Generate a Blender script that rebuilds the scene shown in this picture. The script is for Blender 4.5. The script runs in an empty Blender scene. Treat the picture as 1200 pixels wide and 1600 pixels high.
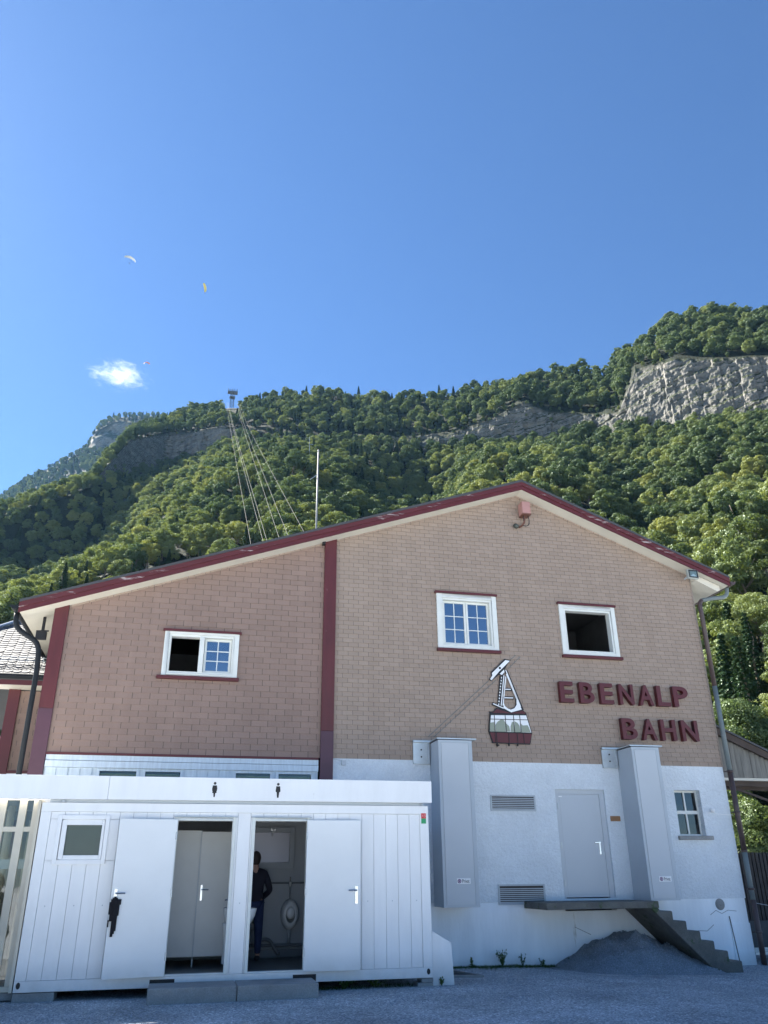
import bpy, bmesh, math, random
import numpy as np
from mathutils import Vector, Matrix, noise
from math import sin, cos, tan, pi, radians, atan2, hypot, floor

S = bpy.context.scene
COL = S.collection
R = radians

# ------------------------------------------------------------------ camera
# metres; X runs along the facade, Y goes into the picture, Z is up
EYE = 1.55
F_PX, PITCH, ROLL, YAW = 1248.79, 0.427943, -0.009349, 0.234140
F0 = Vector((sin(YAW), cos(YAW), 0)); R0 = Vector((cos(YAW), -sin(YAW), 0))
FW = F0 * cos(PITCH) + Vector((0, 0, sin(PITCH)))
U0 = -F0 * sin(PITCH) + Vector((0, 0, cos(PITCH)))
RT = R0 * cos(ROLL) + U0 * sin(ROLL); UP = -R0 * sin(ROLL) + U0 * cos(ROLL)
cam_d = bpy.data.cameras.new('camera'); cam = bpy.data.objects.new('camera', cam_d); COL.objects.link(cam)
cam_d.sensor_fit = 'VERTICAL'; cam_d.sensor_height = 24.0; cam_d.lens = 24.0 * F_PX / 1600
cam_d.clip_start = 0.1; cam_d.clip_end = 20000
m = Matrix((RT, UP, -FW)).transposed().to_4x4(); m.translation = (0, 0, EYE)
cam.matrix_world = m
S.camera = cam

# ------------------------------------------------------------------ sky, sun, exposure
SUN_AZ, SUN_EL = R(-40), R(42)
W = bpy.data.worlds.new('World'); S.world = W; W.use_nodes = True
nt = W.node_tree; bg = nt.nodes['Background']
sky = nt.nodes.new('ShaderNodeTexSky'); sky.sky_type = 'NISHITA'; sky.sun_disc = False
sky.sun_elevation = SUN_EL; sky.sun_rotation = SUN_AZ; sky.altitude = 870
sky.air_density = 1.0; sky.dust_density = 0.3; sky.ozone_density = 9.0
tn = nt.nodes.new('ShaderNodeMix'); tn.data_type = 'RGBA'; tn.blend_type = 'MULTIPLY'; tn.inputs[0].default_value = 1
tn.inputs[7].default_value = (.87, .95, 1.0, 1); nt.links.new(sky.outputs[0], tn.inputs[6]); nt.links.new(tn.outputs[2], bg.inputs[0]); bg.inputs[1].default_value = 0.037
sd = bpy.data.lights.new('sun', 'SUN'); so = bpy.data.objects.new('sun', sd); COL.objects.link(so)
sd.energy = 5.0; sd.angle = R(0.5); sd.color = (1.0, 0.95, 0.86)
SV = Vector((sin(SUN_AZ) * cos(SUN_EL), cos(SUN_AZ) * cos(SUN_EL), sin(SUN_EL)))
so.rotation_euler = SV.to_track_quat('Z', 'Y').to_euler(); so.location = SV * 50
S.view_settings.view_transform = 'Standard'; S.view_settings.look = 'None'
S.view_settings.exposure = 2.35; S.view_settings.gamma = 1
S.cycles.use_denoising = True
S.cycles.max_bounces = 8; S.cycles.transparent_max_bounces = 16; S.cycles.volume_bounces = 0

# ------------------------------------------------------------------ helpers
def ray(x, y): return FW + RT * ((x - 600) / F_PX) - UP * ((y - 800) / F_PX)
def at(x, y, Y):
    d = ray(x, y); return Vector((0, 0, EYE)) + d * (Y / d.y)
def azel(x, y):
    d = ray(x, y); return atan2(d.x, d.y), atan2(d.z, hypot(d.x, d.y))
def project(p):
    d = Vector(p) - Vector((0, 0, EYE)); w = d.dot(FW)
    if w < 1: return None
    return 600 + F_PX * d.dot(RT) / w, 800 - F_PX * d.dot(UP) / w

def tag(o, label=None, cat=None, group=None, kind=None):
    if label: o['label'] = label
    if cat: o['category'] = cat
    if group: o['group'] = group
    if kind: o['kind'] = kind
    return o
def thing(name, label, cat, loc=(0, 0, 0), group=None):
    o = bpy.data.objects.new(name, None); COL.objects.link(o); o.location = loc; o.empty_display_size = .2
    return tag(o, label, cat, group)
def base(o):                      # world offset of a parent chain (only translations are used)
    v = Vector((0, 0, 0))
    while o: v += o.location; o = o.parent
    return v
def link(name, me, mats, parent=None, smooth=False, world=True):
    for mm in (mats if isinstance(mats, (list, tuple)) else [mats]): me.materials.append(mm)
    o = bpy.data.objects.new(name, me); COL.objects.link(o)
    if parent:
        o.parent = parent
        if world: o.location = -base(parent)
    if smooth:
        for p in me.polygons: p.use_smooth = True
    return o
class MB:
    def __init__(s): s.v = []; s.f = []; s.m = []
    def face(s, pts, mi=0):
        n = len(s.v); s.v += [tuple(p) for p in pts]; s.f.append(tuple(range(n, n + len(pts)))); s.m.append(mi)
    def box(s, x0, x1, y0, y1, z0, z1, mi=0, M=None):
        c = [(x0, y0, z0), (x1, y0, z0), (x1, y1, z0), (x0, y1, z0), (x0, y0, z1), (x1, y0, z1), (x1, y1, z1), (x0, y1, z1)]
        if M: c = [tuple(M @ Vector(p)) for p in c]
        n = len(s.v); s.v += c
        for f in ((0, 3, 2, 1), (4, 5, 6, 7), (0, 1, 5, 4), (1, 2, 6, 5), (2, 3, 7, 6), (3, 0, 4, 7)):
            s.f.append(tuple(n + i for i in f)); s.m.append(mi)
        return s
    def prism(s, poly, y0, y1, mi=0):            # polygon in XZ, extruded along Y
        n = len(s.v); k = len(poly)
        a = sum(poly[i][0] * poly[(i + 1) % k][1] - poly[(i + 1) % k][0] * poly[i][1] for i in range(k))
        if a < 0: poly = poly[::-1]
        s.v += [(x, y0, z) for x, z in poly] + [(x, y1, z) for x, z in poly]
        s.f.append(tuple(n + i for i in range(k))); s.m.append(mi)
        s.f.append(tuple(n + k + i for i in reversed(range(k)))); s.m.append(mi)
        for i in range(k):
            j = (i + 1) % k; s.f.append((n + j, n + i, n + k + i, n + k + j)); s.m.append(mi)
        return s
    def bar(s, a, b, w, d=None, mi=0):           # square bar between points
        a = Vector(a); b = Vector(b); d = d or w; ax = (b - a).normalized()
        u = ax.cross(Vector((0, 1, 0)))
        if u.length < .1: u = ax.cross(Vector((0, 0, 1)))
        u.normalize(); v = ax.cross(u)
        n = len(s.v)
        for p in (a, b):
            for i, j in ((-1, -1), (1, -1), (1, 1), (-1, 1)): s.v.append(tuple(p + u * (i * w / 2) + v * (j * d / 2)))
        for f in ((0, 1, 2, 3), (7, 6, 5, 4), (0, 4, 5, 1), (1, 5, 6, 2), (2, 6, 7, 3), (3, 7, 4, 0)):
            s.f.append(tuple(n + i for i in f)); s.m.append(mi)
        return s
    def tube(s, pts, r, seg=10, mi=0, cap=True, flat=(1, 1)):
        pts = [Vector(p) for p in pts]; rs = r if isinstance(r, (list, tuple)) else [r] * len(pts)
        up = None; n = len(s.v)
        for i, p in enumerate(pts):
            t = (pts[min(i + 1, len(pts) - 1)] - pts[max(i - 1, 0)]).normalized()
            if up is None:
                up = t.cross(Vector((0, 0, 1)))
                if up.length < .05: up = t.cross(Vector((1, 0, 0)))
            up = (up - t * up.dot(t)).normalized(); w = t.cross(up)
            for k in range(seg):
                a = 2 * pi * k / seg; s.v.append(tuple(p + (up * cos(a) * flat[0] + w * sin(a) * flat[1]) * rs[i]))
        for i in range(len(pts) - 1):
            for k in range(seg):
                a = n + i * seg + k; b = n + i * seg + (k + 1) % seg
                s.f.append((a, b, b + seg, a + seg)); s.m.append(mi)
        if cap:
            s.f.append(tuple(n + k for k in reversed(range(seg)))); s.m.append(mi)
            e = n + (len(pts) - 1) * seg; s.f.append(tuple(e + k for k in range(seg))); s.m.append(mi)
        return s
    def lathe(s, prof, c, axis='Z', seg=20, mi=0, sx=1, sy=1, half=False):
        n = len(s.v); k = len(prof)
        for r, h in prof:
            for j in range(seg):
                a = 2 * pi * j / seg; x, y = r * cos(a) * sx, r * sin(a) * sy
                p = (x, y, h) if axis == 'Z' else ((x, -h, y) if axis == 'Y' else (h, x, y))
                s.v.append((c[0] + p[0], c[1] + p[1], c[2] + p[2]))
        for i in range(k - 1):
            for j in range(seg):
                a = n + i * seg + j; b = n + i * seg + (j + 1) % seg
                s.f.append((a, b, b + seg, a + seg)); s.m.append(mi)
        return s
    def wall(s, x0, x1, z0, z1, holes, yf, yb, mi=0):
        xs = sorted({x0, x1} | {h[0] for h in holes} | {h[1] for h in holes})
        zs = sorted({z0, z1} | {h[2] for h in holes} | {h[3] for h in holes})
        for i in range(len(xs) - 1):
            for j in range(len(zs) - 1):
                cx, cz = (xs[i] + xs[i + 1]) / 2, (zs[j] + zs[j + 1]) / 2
                if any(h[0] < cx < h[1] and h[2] < cz < h[3] for h in holes): continue
                a, b, c, d = xs[i], xs[i + 1], zs[j], zs[j + 1]
                s.face([(a, yf, c), (b, yf, c), (b, yf, d), (a, yf, d)], mi)
                s.face([(a, yb, c), (a, yb, d), (b, yb, d), (b, yb, c)], mi)
        for a, b, c, d in list(holes):
            s.face([(a, yf, c), (a, yf, d), (a, yb, d), (a, yb, c)], mi); s.face([(b, yf, c), (b, yb, c), (b, yb, d), (b, yf, d)], mi)
            s.face([(a, yf, c), (a, yb, c), (b, yb, c), (b, yf, c)], mi); s.face([(a, yf, d), (b, yf, d), (b, yb, d), (a, yb, d)], mi)
        for a, b in (((x0, z0), (x0, z1)), ((x1, z1), (x1, z0)), ((x0, z1), (x1, z1)), ((x1, z0), (x0, z0))):
            s.face([(a[0], yf, a[1]), (b[0], yf, b[1]), (b[0], yb, b[1]), (a[0], yb, a[1])], mi)
        return s
    def build(s, name, mats, parent=None, smooth=False, bevel=0, world=True):
        me = bpy.data.meshes.new(name); me.from_pydata(s.v, [], s.f)
        if s.m and max(s.m): me.polygons.foreach_set('material_index', s.m)
        me.update()
        o = link(name, me, mats, parent, smooth, world)
        if bevel:
            bm = bmesh.new(); bm.from_mesh(me); bmesh.ops.remove_doubles(bm, verts=bm.verts, dist=1e-5)
            bm.to_mesh(me); bm.free()
            b = o.modifiers.new('bevel', 'BEVEL'); b.width = bevel; b.segments = 2; b.limit_method = 'ANGLE'; b.angle_limit = R(40)
            for p in me.polygons: p.use_smooth = True
            b.harden_normals = True
        return o

# ------------------------------------------------------------------ materials
def mat(name, col, rough=.6, metal=0, var=0., vscale=3., bump=0., bscale=40., spec=.5, fine=0., fscale=60, stretch=None, dirt=None, dthr=.62, dscale=1.5, splash=None):
    mt = bpy.data.materials.new(name); mt.use_nodes = True; N = mt.node_tree.nodes; L = mt.node_tree.links
    b = N['Principled BSDF']; b.inputs['Base Color'].default_value = (*col, 1); b.inputs['Roughness'].default_value = rough
    b.inputs['Metallic'].default_value = metal; b.inputs['Specular IOR Level'].default_value = spec
    tc = N.new('ShaderNodeTexCoord'); co = tc.outputs['Object']
    if stretch:
        mp = N.new('ShaderNodeMapping'); mp.inputs['Scale'].default_value = stretch; L.new(co, mp.inputs[0]); co = mp.outputs[0]
    cur = None
    def nz(scale, det=4, rgh=.6):
        n = N.new('ShaderNodeTexNoise'); n.inputs['Scale'].default_value = scale; n.inputs['Detail'].default_value = det
        n.inputs['Roughness'].default_value = rgh; L.new(co, n.inputs['Vector']); return n.outputs['Fac']
    def mul(fac, amt, cur):
        mr = N.new('ShaderNodeMapRange'); mr.inputs['From Min'].default_value = .3; mr.inputs['From Max'].default_value = .7
        mr.inputs['To Min'].default_value = 1 - amt; mr.inputs['To Max'].default_value = 1 + amt; L.new(fac, mr.inputs['Value'])
        mx = N.new('ShaderNodeMix'); mx.data_type = 'RGBA'; mx.blend_type = 'MULTIPLY'; mx.inputs[0].default_value = 1
        if cur: L.new(cur, mx.inputs[6])
        else: mx.inputs[6].default_value = (*col, 1)
        L.new(mr.outputs[0], mx.inputs[7]); return mx.outputs[2]
    if var: cur = mul(nz(vscale), var, cur)
    if fine: cur = mul(nz(fscale, 2, .7), fine, cur)
    if dirt:
        mr = N.new('ShaderNodeMapRange'); mr.inputs['From Min'].default_value = dthr; mr.inputs['From Max'].default_value = dthr + .06
        L.new(nz(dscale, 8, .7), mr.inputs['Value'])
        mx = N.new('ShaderNodeMix'); mx.data_type = 'RGBA'; L.new(mr.outputs[0], mx.inputs[0])
        if cur: L.new(cur, mx.inputs[6])
        else: mx.inputs[6].default_value = (*col, 1)
        mx.inputs[7].default_value = (*dirt, 1); cur = mx.outputs[2]
    if splash:                                      # mud splashed up from the ground
        sx = N.new('ShaderNodeSeparateXYZ'); L.new(tc.outputs['Object'], sx.inputs[0])
        m1 = N.new('ShaderNodeMapRange'); m1.inputs['From Min'].default_value = splash[1]; m1.inputs['From Max'].default_value = splash[0]; m1.inputs['To Max'].default_value = .9; L.new(sx.outputs['Z'], m1.inputs['Value'])
        sn = N.new('ShaderNodeTexNoise'); sn.inputs['Scale'].default_value = 3.5; sn.inputs['Detail'].default_value = 7; sn.inputs['Roughness'].default_value = .7; L.new(tc.outputs['Object'], sn.inputs['Vector'])
        m2 = N.new('ShaderNodeMath'); m2.operation = 'MULTIPLY'; L.new(m1.outputs[0], m2.inputs[0]); L.new(sn.outputs['Fac'], m2.inputs[1])
        mx = N.new('ShaderNodeMix'); mx.data_type = 'RGBA'; L.new(m2.outputs[0], mx.inputs[0])
        if cur: L.new(cur, mx.inputs[6])
        else: mx.inputs[6].default_value = (*col, 1)
        mx.inputs[7].default_value = (.30, .29, .26, 1); cur = mx.outputs[2]
    if cur: L.new(cur, b.inputs['Base Color'])
    if bump:
        bp = N.new('ShaderNodeBump'); bp.inputs['Strength'].default_value = 1; bp.inputs['Distance'].default_value = bump
        L.new(nz(bscale, 5, .6), bp.inputs['Height']); L.new(bp.outputs[0], b.inputs['Normal'])
    return mt

def shingle_mat(name, c1, c2, h, w, rnd_off=.22):
    mt = bpy.data.materials.new(name); mt.use_nodes = True; N = mt.node_tree.nodes; L = mt.node_tree.links
    b = N['Principled BSDF']; b.inputs['Roughness'].default_value = .85
    tc = N.new('ShaderNodeTexCoord'); sp = N.new('ShaderNodeSeparateXYZ'); L.new(tc.outputs['Object'], sp.inputs[0])
    def M(op, a, b2=None, c=None):
        n = N.new('ShaderNodeMath'); n.operation = op
        for i, v in enumerate((a, b2, c)):
            if v is None: continue
            if isinstance(v, (int, float)): n.inputs[i].default_value = v
            else: L.new(v, n.inputs[i])
        return n.outputs[0]
    row = M('FLOOR', M('ADD', M('DIVIDE', M('SUBTRACT', sp.outputs['Z'], 3.70), h), .002))
    wn = N.new('ShaderNodeTexWhiteNoise'); wn.noise_dimensions = '1D'; L.new(row, wn.inputs['W'])
    off = M('ADD', M('MULTIPLY', row, .5 * w), M('MULTIPLY', wn.outputs['Value'], rnd_off * w))
    u = M('DIVIDE', M('ADD', sp.outputs['X'], off), w)
    tid = M('FLOOR', u); fr = M('FRACT', u)
    joint = M('LESS_THAN', fr, .028)
    cb = N.new('ShaderNodeCombineXYZ'); L.new(tid, cb.inputs[0]); L.new(row, cb.inputs[1])
    w2 = N.new('ShaderNodeTexWhiteNoise'); w2.noise_dimensions = '2D'; L.new(cb.outputs[0], w2.inputs['Vector'])
    nz = N.new('ShaderNodeTexNoise'); nz.inputs['Scale'].default_value = .55; nz.inputs['Detail'].default_value = 5; L.new(tc.outputs['Object'], nz.inputs['Vector'])
    n2 = N.new('ShaderNodeTexNoise'); n2.inputs['Scale'].default_value = 25; n2.inputs['Detail'].default_value = 3; L.new(tc.outputs['Object'], n2.inputs['Vector'])
    f = M('ADD', M('MULTIPLY', w2.outputs['Value'], .55), M('ADD', M('MULTIPLY', nz.outputs['Fac'], .7), -.2))
    f = M('ADD', f, M('MULTIPLY', M('SUBTRACT', n2.outputs['Fac'], .5), .5))
    mp = N.new('ShaderNodeMapping'); mp.inputs['Scale'].default_value = (4.5, 1, .35); L.new(tc.outputs['Object'], mp.inputs[0])
    n3 = N.new('ShaderNodeTexNoise'); n3.inputs['Scale'].default_value = 1; n3.inputs['Detail'].default_value = 6; L.new(mp.outputs[0], n3.inputs['Vector'])
    f = M('ADD', f, M('MULTIPLY', M('SUBTRACT', n3.outputs['Fac'], .5), 1.1))
    mx = N.new('ShaderNodeMix'); mx.data_type = 'RGBA'; L.new(f, mx.inputs[0]); mx.clamp_factor = True
    mx.inputs[6].default_value = (*c1, 1); mx.inputs[7].default_value = (*c2, 1)
    m2 = N.new('ShaderNodeMix'); m2.data_type = 'RGBA'; L.new(joint, m2.inputs[0]); L.new(mx.outputs[2], m2.inputs[6])
    m2.inputs[7].default_value = (.085, .07, .062, 1); L.new(m2.outputs[2], b.inputs['Base Color'])
    bp = N.new('ShaderNodeBump'); bp.inputs['Distance'].default_value = .004; L.new(M('SUBTRACT', n2.outputs['Fac'], joint), bp.inputs['Height'])
    L.new(bp.outputs[0], b.inputs['Normal'])
    return mt

def glass_mat(name, tint, refl):
    mt = bpy.data.materials.new(name); mt.use_nodes = True; N = mt.node_tree.nodes; L = mt.node_tree.links
    N.remove(N['Principled BSDF']); out = N['Material Output']
    g = N.new('ShaderNodeBsdfGlossy'); g.inputs['Roughness'].default_value = .015; g.inputs['Color'].default_value = (.95, .97, 1, 1)
    t = N.new('ShaderNodeBsdfTransparent'); t.inputs[0].default_value = (*tint, 1)
    mx = N.new('ShaderNodeMixShader'); mx.inputs[0].default_value = refl
    L.new(t.outputs[0], mx.inputs[1]); L.new(g.outputs[0], mx.inputs[2]); L.new(mx.outputs[0], out.inputs['Surface'])
    tc = N.new('ShaderNodeTexCoord'); nz = N.new('ShaderNodeTexNoise'); nz.inputs['Scale'].default_value = 2
    L.new(tc.outputs['Object'], nz.inputs['Vector']); bp = N.new('ShaderNodeBump'); bp.inputs['Distance'].default_value = .004
    L.new(nz.outputs['Fac'], bp.inputs['Height']); L.new(bp.outputs[0], g.inputs['Normal'])
    return mt

def leaf_mat(name, c1, c2, tr, trans=.24):
    mt = bpy.data.materials.new(name); mt.use_nodes = True; N = mt.node_tree.nodes; L = mt.node_tree.links
    N.remove(N['Principled BSDF']); out = N['Material Output']
    oi = N.new('ShaderNodeObjectInfo'); tc = N.new('ShaderNodeTexCoord')
    nz = N.new('ShaderNodeTexNoise'); nz.inputs['Scale'].default_value = .5; nz.inputs['Detail'].default_value = 3; L.new(tc.outputs['Object'], nz.inputs['Vector'])
    ad = N.new('ShaderNodeMath'); ad.operation = 'MULTIPLY_ADD'; ad.inputs[1].default_value = .6; L.new(nz.outputs['Fac'], ad.inputs[0])
    a2 = N.new('ShaderNodeMath'); a2.operation = 'MULTIPLY_ADD'; a2.inputs[1].default_value = .9; a2.inputs[2].default_value = -.3
    L.new(oi.outputs['Random'], a2.inputs[0]); L.new(a2.outputs[0], ad.inputs[2])
    mx = N.new('ShaderNodeMix'); mx.data_type = 'RGBA'; mx.clamp_factor = True; L.new(ad.outputs[0], mx.inputs[0])
    mx.inputs[6].default_value = (*c1, 1); mx.inputs[7].default_value = (*c2, 1)
    d = N.new('ShaderNodeBsdfDiffuse'); L.new(mx.outputs[2], d.inputs[0])
    t = N.new('ShaderNodeBsdfTranslucent')
    m3 = N.new('ShaderNodeMix'); m3.data_type = 'RGBA'; m3.blend_type = 'MULTIPLY'; m3.inputs[0].default_value = 1
    L.new(mx.outputs[2], m3.inputs[6]); m3.inputs[7].default_value = (*tr, 1); L.new(m3.outputs[2], t.inputs[0])
    ms = N.new('ShaderNodeMixShader'); ms.inputs[0].default_value = trans; L.new(d.outputs[0], ms.inputs[1]); L.new(t.outputs[0], ms.inputs[2])
    g = N.new('ShaderNodeBsdfGlossy'); g.inputs['Roughness'].default_value = .45; g.inputs[0].default_value = (.8, .9, .8, 1)
    m4 = N.new('ShaderNodeMixShader'); m4.inputs[0].default_value = .03; L.new(ms.outputs[0], m4.inputs[1]); L.new(g.outputs[0], m4.inputs[2])
    L.new(m4.outputs[0], out.inputs['Surface'])
    return mt

C_SHL = shingle_mat('shingle_pink', (.252, .175, .140), (.315, .220, .176), .115, .33, .12)
C_SHR = shingle_mat('shingle_beige', (.312, .240, .188), (.378, .292, .230), .095, .22, .06)
MAROON = mat('maroon_paint', (.094, .016, .018), .5, var=.15, vscale=2, bump=.001, bscale=30, dirt=(.42, .36, .34), dthr=.68, dscale=3.5, stretch=(3, 3, .8))
MAROON_V = mat('maroon_peeling', (.094, .016, .018), .55, var=.15, vscale=2, bump=.002, bscale=20, dirt=(.40, .33, .31), dthr=.585, dscale=3.0, stretch=(.45, 1, 3.5))
MAROON_B = mat('maroon_purplish', (.085, .034, .050), .5, var=.12, vscale=3, dirt=(.45, .4, .4), dthr=.7, dscale=4)  # duller, more purple maroon for the lower post sections
MAROON_C = mat('maroon_clean', (.098, .016, .018), .45, var=.1)
LETTER = mat('letter_red', (.092, .012, .016), .5, var=.08, vscale=6)
CREAM = mat('cream_paint', (.66, .62, .52), .6, var=.06, vscale=2, bump=.001, bscale=25)
WHITE = mat('white_paint', (.82, .82, .81), .4, var=.04, vscale=1.5, bump=.0008, bscale=5, dirt=(.62, .61, .57), dthr=.66, dscale=1.6, stretch=(3, 1, .6), splash=(.0, .5))
WHITE_D = mat('white_door', (.77, .78, .77), .4, var=.04, vscale=1, bump=.001, bscale=3, dirt=(.60, .59, .56), dthr=.67, dscale=2.2, splash=(.05, .5))
WHITE_F = mat('white_frame', (.70, .71, .66), .5, var=.05, vscale=4, dirt=(.5, .47, .38), dthr=.72, dscale=3)
CREAMF = mat('cream_frame', (.62, .57, .46), .5, var=.05)
ROUGH = mat('roughcast', (.68, .72, .74), .9, var=.08, vscale=1.2, bump=.03, bscale=14, fine=.06, fscale=40)
PLINTH = mat('plinth_plaster', (.84, .87, .88), .85, var=.08, vscale=.9, bump=.005, bscale=6, dirt=(.56, .56, .52), dthr=.64, dscale=1.6, stretch=(2.5, 1, .5), splash=(-.2, .12))
BLUEW = mat('pale_blue_boards', (.60, .68, .72), .6, var=.1, vscale=3, stretch=(8, 1, 1))
GREY = mat('grey_sheet_metal', (.43, .47, .50), .42, metal=.0, var=.06, vscale=1, bump=.001, bscale=3)
VENTF = mat('vent_metal', (.42, .46, .48), .5, var=.08)
GREY2 = mat('grey_door_metal', (.49, .52, .54), .45, var=.03, vscale=1)
GALV = mat('galvanised', (.50, .53, .54), .38, metal=.7, var=.12, vscale=4)
GALV_B = mat('zinc_pipe', (.15, .18, .18), .5, metal=.0, var=.12, vscale=3)
BROWN = mat('brown_pipe', (.075, .05, .045), .5, var=.15, vscale=3)
BLACKP = mat('dark_pipe', (.012, .015, .018), .6, var=.1, spec=.25)
ROOFM = mat('roof_dark', (.06, .06, .062), .6, var=.1)
DARK = mat('interior_dark', (.05, .046, .042), .8, var=.2)
BLACK = mat('black', (.012, .012, .014), .6)
CONC = mat('concrete', (.27, .27, .26), .9, var=.16, vscale=3, bump=.006, bscale=30, fine=.15, fscale=70)
CONC_D = mat('concrete_mossy', (.13, .125, .11), .95, var=.22, vscale=4, bump=.012, bscale=18, fine=.2, fscale=60, dirt=(.06, .085, .035), dthr=.56, dscale=3)
WOOD = mat('weathered_wood', (.20, .19, .165), .85, var=.3, vscale=2.5, bump=.003, bscale=10, stretch=(6, 6, .6))
WOOD_D = mat('dark_wood', (.07, .05, .04), .8, var=.2, vscale=3)
SLAT = mat('dark_slats', (.045, .04, .038), .8, var=.25, vscale=5)
PORC = mat('porcelain', (.72, .73, .72), .15, var=.02)
CHROME = mat('chrome', (.6, .6, .6), .2, metal=1)
INNER_L = mat('cubicle_panel', (.62, .62, .59), .5, var=.03)
INNER = mat('interior_wall', (.36, .38, .40), .5, var=.03)
FLOORM = mat('vinyl_floor', (.10, .12, .13), .35, var=.1)
GLASS = glass_mat('window_glass', (.22, .25, .27), .36)
GLASS_D2 = glass_mat('strip_window_glass', (.75, .78, .70), .06)
GLASS_D = glass_mat('dark_window_glass', (.12, .14, .14), .09)
GLASS_C = glass_mat('clear_glass', (.84, .86, .84), .06)
FROST = mat('frosted_pane', (.075, .095, .075), .25, var=.05)
BLIND = mat('olive_blind', (.22, .24, .12), .7, var=.1, stretch=(1, 1, 12))
SKIN = mat('skin', (.45, .27, .2), .5)
HAIR = mat('hair', (.03, .02, .015), .6, bump=.004, bscale=60)
HAIR2 = mat('brown_hair', (.10, .06, .04), .6, bump=.004, bscale=60)
NAVY = mat('navy_jacket', (.010, .010, .022), .8, bump=.006, bscale=12)
JEANS = mat('jeans', (.016, .03, .09), .85, var=.2, vscale=6, bump=.003, bscale=30)
TAN = mat('grey_brown_jacket', (.14, .115, .10), .8, bump=.006, bscale=12)
TROUS = mat('dark_trousers', (.035, .025, .035), .8)
SHOE = mat('shoe', (.03, .03, .035), .6)
BLACKC = mat('black_fabric', (.008, .007, .010), .95, bump=.01, bscale=25)
RED = mat('red_sticker', (.60, .03, .03), .5)
GREEN = mat('green_sticker', (.02, .32, .12), .5)
PURPLE = mat('purple_disc', (.15, .03, .13), .5)
PINK = mat('pink_box', (.42, .22, .19), .5, var=.05)
RUST = mat('rusty_brown', (.16, .07, .05), .6, var=.2)
ORW = mat('varnished_plaque', (.30, .15, .06), .4, var=.15)
YELLOW = mat('yellow_fabric', (.85, .65, .12), .7); ORANGE = mat('orange_fabric', (.8, .25, .12), .7); WFAB = mat('white_fabric', (.85, .85, .85), .7)
TILE = mat('grey_roof_tile', (.085, .085, .09), .7, var=.25, vscale=6, bump=.004, bscale=20)
OLIVE_T = mat('sign_figures', (.28, .31, .24), .7)
GRAVEL_P = mat('gravel_pile', (.23, .25, .27), .95, var=.15, vscale=3, bump=.03, bscale=28, fine=.45, fscale=55)
REDH = mat('red_house', (.42, .14, .11), .8, var=.1)
GRASS = leaf_mat('weed_leaf', (.045, .09, .02), (.10, .15, .04), (1.1, 1.1, .6), .3)

def ground_mat():
    mt = bpy.data.materials.new('gravel_ground'); mt.use_nodes = True; N = mt.node_tree.nodes; L = mt.node_tree.links
    b = N['Principled BSDF']; b.inputs['Roughness'].default_value = .9
    tc = N.new('ShaderNodeTexCoord')
    def vor(s):
        v = N.new('ShaderNodeTexVoronoi'); v.inputs['Scale'].default_value = s; L.new(tc.outputs['Object'], v.inputs['Vector']); return v
    v1 = vor(48); v2 = vor(22)
    nz = N.new('ShaderNodeTexNoise'); nz.inputs['Scale'].default_value = .7; nz.inputs['Detail'].default_value = 7; nz.inputs['Roughness'].default_value = .65
    L.new(tc.outputs['Object'], nz.inputs['Vector'])
    sp = N.new('ShaderNodeSeparateXYZ'); L.new(v1.outputs['Color'], sp.inputs[0])
    cr = N.new('ShaderNodeValToRGB'); e = cr.color_ramp.elements
    e[0].position = 0; e[0].color = (.20, .22, .235, 1); e[1].position = 1; e[1].color = (.85, .86, .86, 1)
    x = e.new(.5); x.color = (.38, .41, .43, 1); x = e.new(.88); x.color = (.52, .55, .57, 1)
    L.new(sp.outputs[0], cr.inputs[0])
    mr = N.new('ShaderNodeMapRange'); mr.inputs['From Min'].default_value = .35; mr.inputs['From Max'].default_value = .65
    mr.inputs['To Min'].default_value = .70; mr.inputs['To Max'].default_value = 1.2; L.new(nz.outputs['Fac'], mr.inputs['Value'])
    mx = N.new('ShaderNodeMix'); mx.data_type = 'RGBA'; mx.blend_type = 'MULTIPLY'; mx.inputs[0].default_value = 1
    L.new(cr.outputs[0], mx.inputs[6]); L.new(mr.outputs[0], mx.inputs[7]); L.new(mx.outputs[2], b.inputs['Base Color'])
    bp = N.new('ShaderNodeBump'); bp.inputs['Distance'].default_value = .02; bp.inputs['Strength'].default_value = .9
    ad = N.new('ShaderNodeMath'); ad.operation = 'ADD'; L.new(v1.outputs['Distance'], ad.inputs[0]); L.new(v2.outputs['Distance'], ad.inputs[1])
    iv = N.new('ShaderNodeMath'); iv.operation = 'MULTIPLY'; iv.inputs[1].default_value = -1; L.new(ad.outputs[0], iv.inputs[0])
    L.new(iv.outputs[0], bp.inputs['Height']); L.new(bp.outputs[0], b.inputs['Normal'])
    return mt
GROUND = ground_mat()

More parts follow.
